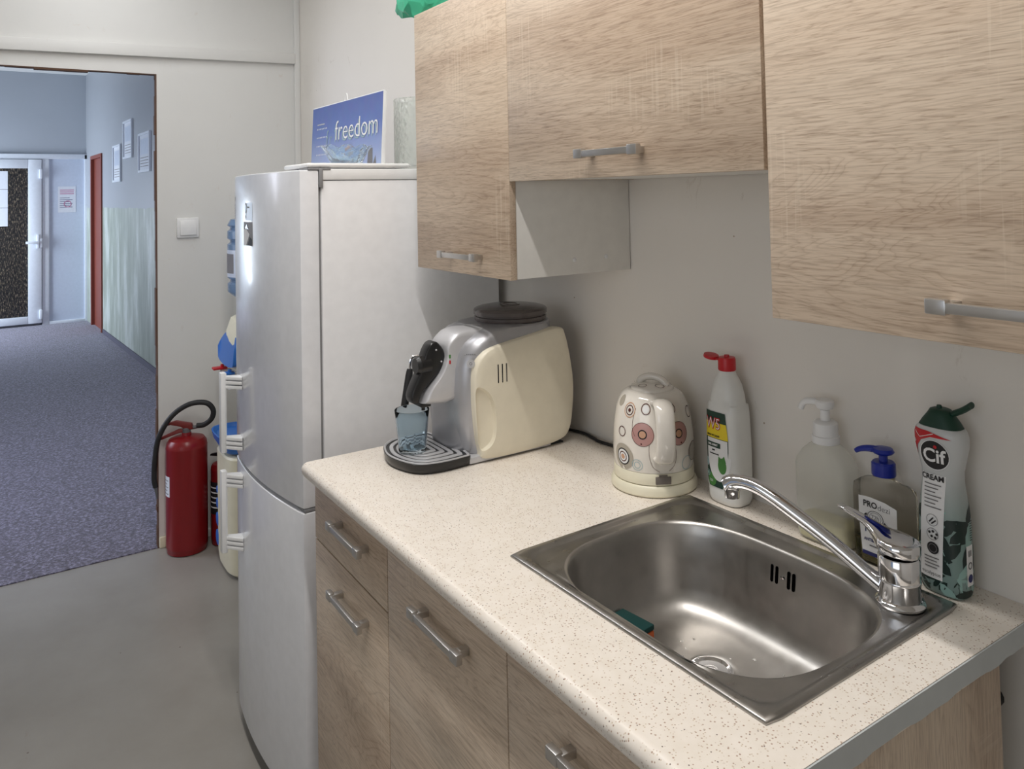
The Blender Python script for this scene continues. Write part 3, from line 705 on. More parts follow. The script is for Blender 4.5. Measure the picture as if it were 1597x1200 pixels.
# ------------------------------------------------------------------ fridge
FR = 0.0367; FH = 1.4897
fr = thing('fridge', 'tall white fridge freezer with bowed doors standing by the cabinets', 'fridge', (-1.2701, -0.577, 0), FR)
FW = 0.5256
build('body', bx(-FW+0.002, -0.002, 0.052, 0.545, 0.03, FH-0.028, bev=0.004), 'fridge_side', fr, world=False)
build('top_panel', bx(-FW, 0, 0.046, 0.545, FH-0.0275, FH-0.001, bev=0.003), 'white_pl', fr, world=False)
for x in (-FW+0.04, -0.04):
    for y in (0.09, 0.5): bm = bmesh.new(); lathe(bm, [(0.018, 0), (0.018, 0.0305)], 14, x, y); build('foot', bm, 'black_r', fr, world=False)
build('kick_plate', bx(-FW+0.01, -0.01, 0.06, 0.075, 0.005, 0.03), 'grey_gasket', fr, world=False)
def fridge_door(z0, z1):
    out = []; n = 24; bulge = 0.022
    poly = []
    for k in range(n+1):
        u = k/n; x = -FW + FW*u; y = -bulge*(1-(2*u-1)**2)
        poly.append((x, y))
    # rounded vertical corners
    poly = [(-FW, 0.0445), (-FW, 0.010), (-FW+0.003, 0.002)] + [(a, b+0.001) for a, b in poly[1:-1]] + [(-0.003, 0.002), (0, 0.010), (0, 0.0445)]
    bm = bmesh.new(); prism(bm, poly, 2, z0, z1, 0.004, seg=3); return bm
du = build('upper_door', fridge_door(0.7175, FH-0.004), 'fridge', fr, world=False, angle=20)
dl = build('lower_door', fridge_door(0.042, 0.7085), 'fridge', fr, world=False, angle=20)
build('door_gasket', bx(-FW+0.008, -0.008, 0.0445, 0.052, 0.05, FH-0.03), 'grey_gasket', fr, world=False)
bm = bmesh.new(); box(bm, -0.05, -0.001, 0.004, 0.06, 0.7093, 0.7167, 0.001); build('middle_hinge', bm, 'grey_gasket', fr, world=False)
bm = bmesh.new(); box(bm, -0.06, 0.0015, 0.02, 0.075, FH-0.004, FH+0.001, 0.001); box(bm, -0.012, 0.003, 0.046, 0.056, FH-0.045, FH+0.001, 0.002); build('top_hinge', bm, 'grey_gasket', fr, world=False)
def fridge_handle(z0, z1, parent):
    bm = bmesh.new(); x = -FW+0.066; 
    prism(bm, [(x-0.011, -0.052), (x-0.010, -0.059), (x+0.009, -0.059), (x+0.013, -0.050), (x+0.010, -0.045), (x-0.009, -0.045)], 2, z0, z1, 0.002)
    for zc_, s in ((z1-0.014, -1), (z0+0.014, 1)):
        for k in range(3):
            z = zc_ + s*0.012*k
            prism(bm, [(x+0.002, -0.054), (x+0.040, -0.026), (x+0.052, -0.016), (x+0.015, -0.002), (x-0.006, -0.044)], 2, z-0.0042, z+0.0042, 0.001)
    return build('handle', bm, 'white_pl', parent, world=False)
fridge_handle(0.742, 0.955, du); fridge_handle(0.478, 0.694, dl)
def fmap(u, v, l):                                 # prints on the upper door
    q = (u+FW)/FW; return V(u, -0.022*(1-(2*q-1)**2) + 0.001 - 0.0006 - l, v)
d = Decal(); d.grid(-0.372, -0.285, 1.300, 1.362, 'sticker', 0, 6, 3)
d.poly([(-0.372, 1.300), (-0.345, 1.300), (-0.312, 1.330), (-0.345, 1.345), (-0.372, 1.34)], 'white_ink', L1)
d.poly([(-0.33, 1.302), (-0.29, 1.302), (-0.288, 1.318), (-0.31, 1.324)], 'ink', L1)
d.poly([(-0.36, 1.345), (-0.34, 1.356), (-0.32, 1.343)], 'maroon', L1*1.5)
d.build('photo_sticker', fmap, du)
d = Decal(); d.grid(-0.352, -0.285, 1.366, 1.412, 'panel', 0, 4, 2); d.disc(-0.345, 1.398, 0.010, 'ink_grey', L1, r0=0.007, ry=0.014); d.grid(-0.33, -0.31, 1.398, 1.402, 'ink_grey', L1, 2, 1); d.disc(-0.347, 1.375, 0.005, 'ink_grey', L1)
d.build('badge', fmap, du)
d = Decal(); d.line([(-0.512, 1.362), (-0.490, 1.362), (-0.490, 1.418), (-0.512, 1.418), (-0.512, 1.362)], 0.0014, 'ink_grey', 0)

for q in range(6): d.line([(-0.508, 1.368+q*0.007), (-0.494, 1.372+q*0.007)], 0.0025, 'ink_grey', 0)
d.disc(-0.497, 1.424, 0.005, 'ink', 0)
d.build('energy_sticker', fmap, du)

# things on the fridge
def fw(x, y): c, s = cos(FR), sin(FR); return (-1.2701 + c*x - s*y, -0.577 + s*x + c*y)
o = build('tray', bx(-0.165, -0.002, 0.02, 0.285, 0, 0.011, bev=0.005, seg=3), 'white_pl'); o.location = (-1.2701, -0.577, FH+0.0015); o.rotation_euler = (0, 0, FR)
tag(o, 'flat white plastic tray lying on the near edge of the fridge top', 'tray')
# calendar leaning a little back
cal = thing('calendar', 'blue wall calendar reading freedom standing on the fridge', 'calendar', (-1.615, -0.345, FH), 0.03)
CW, CH = 0.50, 0.204
bm = bmesh.new(); box(bm, -CW/2, CW/2, 0.0015, 0.012, 0, CH, 0.0005)
build('page_block', bm, 'white_pl', cal, world=False)
d = Decal(); d.grid(-CW/2, CW/2, 0, CH, 'cal', 0, 1, 10)
d.text('freedom', 0.082, 0.075, 0.115, 'skyg', L1*2, 1.05, -0.0012); d.text('freedom', 0.082, 0.083, 0.121, 'white_ink', L1*3, 1.05, -0.0008)
d.text('f', 0.08, -0.125, 0.10, 'skyg', L1*2, 0.8, -0.001); d.text('r', 0.07, -0.098, 0.10, 'skyg', L1*2, 0.8, -0.001)
for rws in range(5):
    for c_i in range(7): d.grid(-0.208+c_i*0.012, -0.203+c_i*0.012, 0.136-rws*0.026, 0.140-rws*0.026, 'white_ink', L1, 1, 1)
    d.grid(-0.208, -0.15, 0.150, 0.1535, 'white_ink', L1, 1, 1)
d.poly([(0.0, 0.03), (0.05, 0.03), (0.05, 0.078), (0.0, 0.074)], 'peach', L1); d.poly([(0.055, 0.03), (0.062, 0.03), (0.06, 0.085)], 'ink_grey', L1)
d.poly([(0.165, 0.015), (0.20, 0.015), (0.196, 0.06), (0.17, 0.062)], 'ink_grey', L1); d.poly([(0.20, 0.015), (0.222, 0.015), (0.215, 0.04)], 'ink_grey', L1)
d.build('cover_page', lambda u, v, l: V(u, 0.0013-l, v), cal)
bm = bmesh.new()
tube(bm, [(-CW/2, 0.005, CH+0.001), (CW/2, 0.005, CH+0.001)], 0.0026, 8); tube(bm, spline([(-0.012, 0.005, CH), (-0.006, 0.005, CH+0.016), (0.0, 0.005, CH+0.022), (0.006, 0.005, CH+0.014), (0.010, 0.005, CH)], 4), 0.0016, 6)
build('wire_hanger', bm, 'white_pl', cal, world=False)
cal.rotation_euler = (radians(-3), 0, 0.03)
# pressed glass bowl with scalloped rim
gb = thing('glass_bowl', 'pale blue pressed glass bowl with scalloped rim in front of the calendar', 'bowl', (-1.345, -0.435, FH+0.0128))
bm = bmesh.new(); n = 72; rings = []
def gring(r, z, sc): return [V(r*(1+sc*0.10*abs(sin(4.5*a)))*cos(a), r*(1+sc*0.10*abs(sin(4.5*a)))*sin(a), z*(1+0.28*sc*abs(sin(4.5*a)))) for a in [2*pi*i/n for i in range(n)]]
prof = [(0.034, 0.0, 0), (0.038, 0.002, 0), (0.044, 0.015, 0.2), (0.051, 0.028, 0.6), (0.057, 0.036, 1.0), (0.053, 0.036, 1.0), (0.047, 0.029, 0.6), (0.040, 0.016, 0.2), (0.030, 0.006, 0)]
loft(bm, [gring(*p) for p in prof]); build('bowl', bm, 'bowl_glass', gb, world=False, angle=50)
vs_ = thing('glass_vase', 'tall cylindrical bubbled clear glass vase on the fridge behind the cabinet', 'vase', (-1.385, -0.205, FH+0.0))
bm = bmesh.new(); lathe(bm, [(0.070, 0.0), (0.075, 0.003), (0.077, 0.02), (0.077, 0.185), (0.075, 0.188), (0.072, 0.185), (0.072, 0.02), (0.068, 0.012)], 48)
build('glass_wall', bm, 'vase_glass', vs_, world=False)
bm = bmesh.new(); prism(bm, [(-0.08, -0.05), (0.08, -0.055), (0.085, 0.05), (-0.075, 0.05)], 2, 0, 0.016, 0.003)
o = build('paper_box', bm, 'white_pl'); o.location = (-1.54, -0.42, FH); tag(o, 'low white box lying on the fridge top beneath the calendar page', 'box')

# ------------------------------------------------------------------ water dispenser behind the fridge
wd_ = thing('water_dispenser', 'ivory and blue floor standing water dispenser hidden behind the fridge', 'water dispenser', (-2.69, -0.26, 0))
bm = bmesh.new()
def drect(hx, y0, y1, z, e=4.0): return ring(hx, z, 48, -2.69, (y0+y1)/2, (y1-y0)/2, e)
loft(bm, [drect(0.140, -0.420, -0.06, 0.008), drect(0.148, -0.433, -0.055, 0.02), drect(0.150, -0.438, -0.055, 0.06), drect(0.150, -0.440, -0.055, 0.445), drect(0.146, -0.435, -0.06, 0.452)])
build('lower_body', bm, 'beige', wd_)
bm = bmesh.new()
loft(bm, [drect(0.145, -0.36, -0.06, 0.453), drect(0.145, -0.355, -0.06, 0.60), drect(0.145, -0.365, -0.06, 0.77)])
build('tap_recess', bm, 'beige', wd_)
bm = bmesh.new()
loft(bm, [drect(0.150, -0.405, -0.055, 0.771), drect(0.150, -0.410, -0.055, 0.83), drect(0.148, -0.402, -0.06, 0.90), drect(0.14, -0.385, -0.07, 0.95), drect(0.12, -0.34, -0.10, 0.975), drect(0.09, -0.31, -0.14, 0.985)])
hd = build('head', bm, 'beige', wd_)
bm = bmesh.new()
loft(bm, [[V(-2.69+q[0], -0.4095-0.012+q[2], q[1]) for q in [(0.12*cos(a), 0.84+0.075*sin(a) if sin(a) > 0 else 0.80+0.02*sin(a), (0.03*max(0, sin(a)))) for a in [2*pi*i/32 for i in range(32)]]],
          [V(-2.69+q[0], -0.4095+0.02+q[2], q[1]) for q in [(0.12*cos(a), 0.84+0.075*sin(a) if sin(a) > 0 else 0.80+0.02*sin(a), (0.03*max(0, sin(a)))) for a in [2*pi*i/32 for i in range(32)]]]])
build('blue_badge', bm, 'blue', hd)
bm = bmesh.new(); loft(bm, [ring(0.10, 0.462, 32, -2.69, -0.385, 0.050, 3), ring(0.125, 0.50, 32, -2.69, -0.385, 0.072, 3), ring(0.128, 0.525, 32, -2.69, -0.387, 0.076, 3), ring(0.122, 0.525, 32, -2.69, -0.387, 0.070, 3), ring(0.11, 0.512, 32, -2.69, -0.385, 0.06, 3)])
build('drip_tray', bm, 'blue', wd_)
for x, m in ((-2.75, 'cap_red'), (-2.63, 'blue')):
    bm = bmesh.new(); tube(bm, [(x, -0.36, 0.745), (x, -0.425, 0.745)], 0.011, 12); box(bm, x-0.012, x+0.012, -0.425, -0.405, 0.70, 0.745, 0.003)
    tp = build('tap', bm, 'white_pl', wd_); bm = bmesh.new(); box(bm, x-0.018, x+0.018, -0.455, -0.402, 0.757, 0.766, 0.003); box(bm, x-0.005, x+0.005, -0.425, -0.412, 0.745, 0.775, 0.002); build('tap_lever', bm, m, tp)
for k, (z, r) in enumerate(((0.285, 0.014), (0.232, 0.020), (0.170, 0.026), (0.100, 0.030))):
    bm = bmesh.new(); t = bmesh.new(); lathe(t, [(r, 0), (r, 0.002), (r*0.9, 0.003)], 24); merge(bm, t, 0, Matrix.Translation((-2.775, -0.4335, z)) @ Matrix.Rotation(pi/2, 4, 'X')); build('blue_dot', bm, 'blue', wd_)
wb = thing('water_bottle', 'large blue tinted upturned water bottle on the dispenser', 'bottle', (-2.69, -0.272, 0.9855))
bm = bmesh.new(); pr = [(0.03, 0.0), (0.035, 0.02), (0.10, 0.05), (0.135, 0.08)]
for k in range(5):
    z = 0.085+k*0.055; pr += [(0.137, z), (0.137, z+0.030), (0.127, z+0.038), (0.127, z+0.047)]
pr += [(0.137, 0.36), (0.125, 0.385), (0.09, 0.39)]
lathe(bm, [(r*0.98, z*0.93) for r, z in pr], 40, 0, 0); build('bottle_wall', bm, 'water', wb, world=False)
d = Decal()
d.grid(-2.3, -1.0, 0.135, 0.24, 'panel', 0.0005, 14, 1)
d.grid(-2.1, -1.2, 0.15, 0.225, 'ink_grey', 0.001, 14, 1)
d.build('label', lambda u, v, l: V((0.1345+l)*cos(u), (0.1345+l)*sin(u), v), wb)

# ------------------------------------------------------------------ fire extinguishers
def extinguisher(label, loc, R_, H_, rz, small=False):
    t = thing('fire_extinguisher', label, 'fire extinguisher', loc, rz)
    bm = bmesh.new(); lathe(bm, [(R_*0.82, 0), (R_*0.95, 0.004), (R_*0.97, 0.018), (R_*0.985, 0.020), (R_, 0.030), (R_, H_*0.90), (R_*1.005, H_*0.905), (R_, H_*0.91), (R_*0.97, H_*0.945), (R_*0.85, H_*0.975), (R_*0.5, H_*0.995), (R_*0.25, H_), (R_*0.22, H_+0.012)], 48)
    build('cylinder', bm, 'red', t, world=False)
    k = R_/0.088
    bm = bmesh.new(); lathe(bm, [(0.018*k, H_+0.006), (0.018*k, H_+0.03*k), (0.012*k, H_+0.034*k), (0.012*k, H_+0.05*k)], 20); tube(bm, [(0, 0, H_+0.028*k), (0.045*k, 0, H_+0.034*k)], 0.008*k, 10)
    build('valve', bm, 'silver_d', t, world=False)
    return t, k
ex, k = extinguisher('large red fire extinguisher with looped black hose beside the doorway', (-2.975, -0.510, 0), 0.079, 0.462, radians(65))
def px_(y, z, x=0.0): return V(x, y, z)
# lever pair, seen side-on
bm = bmesh.new()
prism(bm, [(-0.098, 0.500), (-0.094, 0.510), (-0.04, 0.522), (0.02, 0.508), (0.028, 0.488), (0.0, 0.482), (-0.02, 0.498), (-0.06, 0.508)], 1, -0.011, 0.011, 0.002)
prism(bm, [(-0.118, 0.442), (-0.120, 0.450), (-0.03, 0.488), (0.01, 0.488), (0.01, 0.476), (-0.025, 0.474)], 1, -0.009, 0.009, 0.002)
build('lever', bm, 'red_d', ex, world=False)
bm = bmesh.new(); hp = spline([(0.040, 0, 0.497), (0.070, 0.0, 0.500), (0.100, -0.005, 0.525), (0.106, -0.01, 0.562), (0.078, -0.015, 0.592), (0.015, -0.02, 0.590), (-0.05, -0.025, 0.548), (-0.098, -0.028, 0.47), (-0.115, -0.025, 0.38), (-0.120, -0.02, 0.30), (-0.115, -0.018, 0.265)], 7)
tube(bm, hp, 0.0105, 12); ho = build('hose', bm, 'black_r', ex, world=False)
bm = bmesh.new(); tube(bm, [(-0.115, -0.018, 0.268), (-0.113, -0.018, 0.252), (-0.109, -0.018, 0.220)], [0.0075, 0.007, 0.004], 10); build('nozzle', bm, 'silver_d', ho, world=False)
d = Decal(); d.grid(-0.5, 0.15, 0.235, 0.315, 'paper', 0.0004, 8, 1)
for q in range(5): d.grid(-0.42, 0.05-0.1*(q % 2), 0.297-q*0.013, 0.3-q*0.013, 'ink_grey', 0.0008, 6, 1)
d.build('label', lambda u, v, l: V((0.079+l)*cos(u-2.4), (0.079+l)*sin(u-2.4), v), ex)
e2, k2 = extinguisher('small dark red fire extinguisher tucked between the wall and the water dispenser', (-2.960, -0.372, 0), 0.048, 0.335, radians(40))
bm = bmesh.new(); prism(bm, [(-0.06, 0.352), (-0.055, 0.360), (0.0, 0.372), (0.02, 0.366), (0.02, 0.352)], 1, -0.008, 0.008, 0.002); build('lever', bm, 'black', e2, world=False)
d = Decal(); d.grid(-1.2, 1.2, 0.13, 0.26, 'ink', 0.0004, 12, 1)
for q in range(5): d.grid(-0.9, 0.8-0.2*(q % 2), 0.235-q*0.02, 0.24-q*0.02, 'white_ink', 0.0008, 8, 1)
d.build('label', lambda u, v, l: V((0.048+l)*cos(u-1.5), (0.048+l)*sin(u-1.5), v), e2)

# ------------------------------------------------------------------ coffee machine
MX = -1.045
cm = thing('coffee_machine', 'silver and cream bean to cup coffee machine on the worktop', 'coffee machine', (MX, -0.2, ZC))
def yz(l): return [V(0, a, b) for a, b in l]
# main silver shell: plan sections stacked upwards
bm = bmesh.new(); rings = []
for z, yfr, yb, hw in ((0.866, -0.322, -0.085, 0.098), (0.875, -0.332, -0.078, 0.100), (0.95, -0.340, -0.070, 0.101), (1.00, -0.342, -0.068, 0.101), (1.05, -0.338, -0.074, 0.101), (1.08, -0.330, -0.080, 0.100),
                       (1.102, -0.314, -0.086, 0.098), (1.118, -0.290, -0.092, 0.095), (1.127, -0.262, -0.100, 0.090), (1.131, -0.235, -0.115, 0.080)):
    r = []
    for i in range(64):
        a = 2*pi*i/64; c, s = cos(a), sin(a); e = 4.5 if s > 0 else 4.6
        yc = (yfr+yb)/2; hy = (yb-yfr)/2
        r.append(V(MX + hw*math.copysign(abs(c)**(2/e), c), yc + hy*math.copysign(abs(s)**(2/e), s), z + (0.0 if z < 1.11 else -(yc-0.0+0.17)*0.0)))
    rings.append(r)
loft(bm, rings); build('housing', bm, 'silver', cm)
# cream side panels, slightly domed
cp = spline(yz([(-0.290, 0.862), (-0.306, 0.885), (-0.315, 0.95), (-0.317, 1.016), (-0.313, 1.054), (-0.300, 1.077), (-0.268, 1.094), (-0.18, 1.108), (-0.095, 1.117), (-0.078, 1.100), (-0.066, 1.052), (-0.058, 0.991), (-0.061, 0.935), (-0.072, 0.885), (-0.100, 0.866), (-0.18, 0.860)]), 4, True)
ctr = V(0, -0.185, 0.985)
for sgn in (1, -1):
    bm = bmesh.new(); rings = []
    for x, s in ((0.085, 1.0), (0.1035, 1.0), (0.1065, 0.994), (0.1090, 0.982), (0.1105, 0.96), (0.1120, 0.88), (0.1132, 0.72), (0.1139, 0.45), (0.1141, 0.15)):
        rings.append([V(MX+sgn*x, ctr.y+(p.y-ctr.y)*s, ctr.z+(p.z-ctr.z)*s) for p in cp])
    loft(bm, rings)
    pn = build('side_panel', bm, 'cream', cm, angle=50); tag(pn, 'cream domed side panel')
    if sgn == 1:
        bm = bmesh.new()
        for y in (-0.262, -0.2515, -0.241): box(bm, MX+0.1112, MX+0.1142, y-0.0014, y+0.0014, 1.018, 1.0575, 0.0007)
        build('vent_slots', bm, 'dark', pn)
        bm = bmesh.new()                          # scooped finger grip at the front edge, a shallow dish with a rim
        gp = spline([(0, -0.3145, 1.014), (0, -0.297, 1.011), (0, -0.280, 0.993), (0, -0.271, 0.965), (0, -0.2685, 0.925), (0, -0.275, 0.897), (0, -0.290, 0.884), (0, -0.307, 0.884), (0, -0.3125, 0.93), (0, -0.3155, 0.975)], 4, True)
        gc = V(0, -0.296, 0.945)
        def gr(s, x): return [V(MX+x, gc.y+(p.y-gc.y)*s - (0.0 if s > 0.9 else 0.004), gc.z+(p.z-gc.z)*s) for p in gp]
        t = bmesh.new(); loft(t, [gr(0.80, 0.1015), gr(0.93, 0.1035), gr(1.0, 0.1120), gr(1.03, 0.125)])
        ct = build('cutter', t, 'cream')
        bpy.context.view_layer.update()
        ct.location = -Vector((MX, -0.2, ZC)) ; ct.parent = cm; ct.location = -cm.location
        md = pn.modifiers.new('cut', 'BOOLEAN'); md.operation = 'DIFFERENCE'; md.object = ct; md.solver = 'EXACT'
        bpy.context.view_layer.update()
        nm = bpy.data.meshes.new_from_object(pn.evaluated_get(bpy.context.evaluated_depsgraph_get()))
        pn.modifiers.clear(); pn.data = nm; bpy.data.objects.remove(ct)
        for p in nm.polygons: p.use_smooth = True
        nm.set_sharp_from_angle(angle=radians(30))
# nose with spout housing
nose = spline(yz([(-0.330, 0.983), (-0.402, 0.982), (-0.4055, 0.990), (-0.396, 1.010), (-0.374, 1.034), (-0.362, 1.052), (-0.354, 1.075), (-0.354, 1.094), (-0.350, 1.106), (-0.338, 1.118), (-0.320, 1.1275), (-0.28, 1.128), (-0.22, 1.12), (-0.22, 1.05)]), 3, True)
bm = bmesh.new(); rings = []; nc = V(0, -0.33, 1.055)
for x, s in ((-0.022, 0.80), (-0.021, 0.89), (-0.017, 0.955), (-0.009, 0.99), (0.0, 1.0), (0.036, 1.0), (0.046, 0.99), (0.053, 0.965), (0.0575, 0.91), (0.059, 0.82)):
    rings.append([V(MX+x, nc.y+(p.y-nc.y)*s, nc.z+(p.z-nc.z)*s) for p in nose])
loft(bm, rings); ns = build('spout_housing', bm, 'silver_l', cm, angle=50)
comma = [(-0.373, 1.109), (-0.362, 1.100), (-0.353, 1.083), (-0.353, 1.066), (-0.364, 1.046), (-0.384, 1.028), (-0.402, 1.012), (-0.411, 0.998), (-0.416, 0.985), (-0.428, 0.987), (-0.432, 0.999), (-0.428, 1.014), (-0.420, 1.030), (-0.412, 1.045), (-0.405, 1.058), (-0.402, 1.073), (-0.395, 1.092), (-0.385, 1.106)]
cs = [(p.y, p.z) for p in spline([(0, a, b) for a, b in comma], 3, True)]
bm = bmesh.new(); prism(bm, cs, 0, MX+0.012, MX+0.045, 0.004, seg=3); bl = build('coffee_spout', bm, 'black', cm, angle=50)
bm = bmesh.new(); tube(bm, [(MX+0.029, -0.385, 1.062), (MX+0.029, -0.408, 1.061)], 0.0205, 28); tube(bm, [(MX+0.029, -0.408, 1.061), (MX+0.029, -0.416, 1.061)], [0.0205, 0.016], 28)
kn = build('knob', bm, 'black', bl, angle=40)
for z_, a_ in ((1.092, 0), (1.066, 1)):
    bm = bmesh.new(); t = bmesh.new(); bmesh.ops.create_uvsphere(t, u_segments=10, v_segments=6, radius=0.0022); merge(bm, t, 0, Matrix.Translation((MX+0.0455, -0.374 if a_ == 0 else -0.362, z_))); build('spout_mark', bm, 'silver_l', bl)
bm = bmesh.new(); box(bm, MX-0.005, MX+0.04, -0.408, -0.385, 0.974, 0.984, 0.002); tube(bm, [(MX+0.028, -0.398, 0.978), (MX+0.028, -0.398, 0.966)], 0.004, 10); build('spout_nozzles', bm, 'black', ns)
# lights and power button on the right shoulder
d = Decal(); d.disc(0, 0, 0.009, 'silver_l', 0.0006, r0=0.0068); d.disc(0, 0, 0.0062, 'silver_l', 0.0003); d.disc(0, 0, 0.003, 'silver_d', 0.0008, r0=0.0022)
d.grid(-0.014, 0.013, 0.0170, 0.0174, 'silver_d', 0.0004, 1, 1); 
for q in range(5): d.grid(-0.009+q*0.0042, -0.0065+q*0.0042, 0.0185, 0.0205, 'silver_d', 0.0004, 1, 1)
nr = V(0.80, -0.60, 0.0).normalized(); ur = V(0.60, 0.80, 0.0)
d.build('power_button', lambda u, v, l: V(MX+0.0945, -0.318, 1.064)+ur*u+V(0,0,1)*v+nr*(l+0.001), cm, world=True)
bm = bmesh.new()
bx_ = MX+0.0575
box(bm, bx_, bx_+0.0022, -0.3505, -0.3465, 1.073, 1.081, 0.0008, mi=0); box(bm, bx_, bx_+0.0022, -0.3505, -0.3465, 1.061, 1.069, 0.0008, mi=1)
build('indicator_lights', bm, ['grn', 'cap_red'], cm)
# lower front drawer column (darker silver) with its top edge line
bm = bmesh.new(); rings = []
for z, g in ((0.872, 0.0), (0.876, 0.0022), (1.0125, 0.0022), (1.0145, 0.0005)):
    r = []
    for i in range(25):
        a = -pi*0.96 + (pi*0.92)*i/24; c, s = cos(a), sin(a); e = 3.0
        r.append(V(MX + (0.100+g)*math.copysign(abs(c)**(2/e), c), -0.205 + (0.137+g)*math.copysign(abs(s)**(2/e), s), z))
    rings.append(r + [V(MX+0.05, -0.24, z), V(MX-0.05, -0.24, z)])
loft(bm, rings); build('drip_drawer', bm, 'silver', cm, angle=40)
bm = bmesh.new(); box(bm, MX-0.085, MX+0.1035, -0.330, -0.12, 0.8565, 0.8715, 0.004); box(bm, MX-0.085, MX+0.095, -0.32, -0.08, ZC+0.0005, 0.858, 0.002, mi=1); build('foot_frame', bm, ['silver_l', 'black'], cm)
# drip tray: rounded plan, grooved grille on top
def tplan(s, z):
    pts = spline([(-1.146, -0.395, 0), (-1.135, -0.425, 0), (-1.105, -0.452, 0), (-1.045, -0.468, 0), (-0.985, -0.458, 0), (-0.950, -0.435, 0), (-0.937, -0.395, 0), (-0.938, -0.345, 0), (-0.95, -0.325, 0), (-1.045, -0.322, 0), (-1.135, -0.325, 0), (-1.146, -0.345, 0)], 5, True)
    c = V(-1.042, -0.392, 0); return [V(c.x+(p.x-c.x)*s, c.y+(p.y-c.y)*s, z) for p in pts]
bm = bmesh.new(); loft(bm, [tplan(0.90, ZC+0.0006), tplan(0.955, ZC+0.004), tplan(0.99, ZC+0.014), tplan(1.0, ZC+0.0215), tplan(0.985, ZC+0.0225), tplan(0.9, ZC+0.0215)]); dt = build('drip_tray', bm, 'black', cm, angle=50)
bm = bmesh.new(); loft(bm, [tplan(0.985, ZC+0.0222), tplan(0.98, ZC+0.0245), tplan(0.955, ZC+0.0250), tplan(0.93, ZC+0.0225)], 0, False, False)
for k, s in enumerate((0.78, 0.60, 0.42, 0.24)):
    loft(bm, [tplan(s+0.065, ZC+0.0222), tplan(s+0.055, ZC+0.0240), tplan(s-0.035, ZC+0.0240), tplan(s-0.045, ZC+0.0222)], 0, False, False)
build('drip_grille', bm, 'silver_l', dt, angle=50)
# bean hopper
HX, HY = MX+0.001, -0.157
bm = bmesh.new(); lathe(bm, [(0.092, 1.112), (0.091, 1.126), (0.087, 1.1295), (0.080, 1.130)], 56, HX, HY); build('hopper_collar', bm, 'silver', cm)
bm = bmesh.new(); lathe(bm, [(0.082, 1.1305), (0.084, 1.134), (0.084, 1.1405), (0.081, 1.142), (0.081, 1.1445), (0.0855, 1.146), (0.086, 1.154), (0.083, 1.1575), (0.076, 1.160), (0.05, 1.1645), (0.02, 1.1655)], 56, HX, HY)
hl_ = build('hopper_lid', bm, 'smoke', cm, angle=30)
bm = bmesh.new(); loft(bm, [ring(0.030, 1.1640, 32, HX, HY, 0.020), ring(0.029, 1.1665, 32, HX, HY, 0.019), ring(0.024, 1.1668, 32, HX, HY, 0.014), ring(0.022, 1.1645, 32, HX, HY, 0.012)], 0, True, True); build('lid_grip', bm, 'smoke', hl_)
# steam wand
bm = bmesh.new(); tube(bm, spline([(-1.085, -0.350, 1.055), (-1.10, -0.366, 1.062), (-1.103, -0.379, 1.062), (-1.104, -0.385, 1.052), (-1.105, -0.387, 1.030)], 5), 0.0035, 10); sw_ = build('steam_wand', bm, 'chrome', cm)
bm = bmesh.new(); tube(bm, [(-1.105, -0.3865, 1.036), (-1.105, -0.387, 1.030), (-1.105, -0.3885, 1.020), (-1.105, -0.400, 0.958), (-1.105, -0.402, 0.950)], [0.006, 0.0075, 0.0085, 0.0085, 0.006], 14); build('wand_sleeve', bm, 'black_r', sw_)
# tumbler on the drip tray
CZ = ZC+0.0248
tb = thing('tumbler', 'pale blue faceted glass tumbler standing on the drip tray', 'glass', (-1.037, -0.4150, CZ))
bm = bmesh.new(); n = 48
def fr_(r, z, f): return [V(r*(1-f*0.05*abs(sin(5*a)))*cos(a), r*(1-f*0.05*abs(sin(5*a)))*sin(a), z) for a in [2*pi*i/n for i in range(n)]]
loft(bm, [fr_(0.026, 0.0, 0), fr_(0.0295, 0.002, 1), fr_(0.0325, 0.035, 1), fr_(0.0355, 0.070, 0.6), fr_(0.0370, 0.087, 0), fr_(0.0362, 0.088, 0), fr_(0.0352, 0.087, 0), fr_(0.0335, 0.070, 0.4), fr_(0.0305, 0.035, 0.8), fr_(0.0270, 0.008, 0.5)])
build('glass_wall', bm, 'blue_glass', tb, world=False, angle=50)
# mains cord
bm = bmesh.new(); tube(bm, spline([(-1.03, -0.070, 0.866), (-1.02, -0.03, 0.860), (-0.965, -0.012, 0.8585), (-0.92, -0.016, 0.858), (-0.89, -0.020, 0.858), (-0.80, -0.008, 0.858), (-0.70, -0.007, 0.858)], 6), 0.0035, 10)
tag(build('power_cord', bm, 'black_r', cm), 'black mains cord lying along the wall')

# ------------------------------------------------------------------ kettle
KX, KY = -0.643, -0.089
bm = bmesh.new(); lathe(bm, [(0.070, 0.0005), (0.080, 0.001), (0.0825, 0.004), (0.0825, 0.012), (0.080, 0.018), (0.077, 0.0205), (0.060, 0.021)], 64); KBM = bm
ke = thing('kettle', 'white ceramic kettle with printed circles on its round cream power base', 'kettle', (KX, KY, ZC+0.0212))
bmesh.ops.translate(KBM, vec=(0, 0, -0.0212), verts=KBM.verts[:]); tag(build('power_base', KBM, 'base_cream', ke, world=False), 'round cream power base')
bm = bmesh.new(); lathe(bm, [(0.070, 0.0), (0.0765, 0.001), (0.0770, 0.006), (0.0765, 0.020), (0.0755, 0.0215)], 64); cb = build('collar', bm, 'base_cream', ke, world=False); tag(cb, 'cream plastic collar')
kprof = [(0.0755, 0.0222), (0.0770, 0.040), (0.0775, 0.060), (0.0765, 0.085), (0.0735, 0.110), (0.0695, 0.130), (0.0635, 0.145), (0.0565, 0.155), (0.0480, 0.161)]
kp = spline([(r, 0, z) for r, z in kprof], 4)
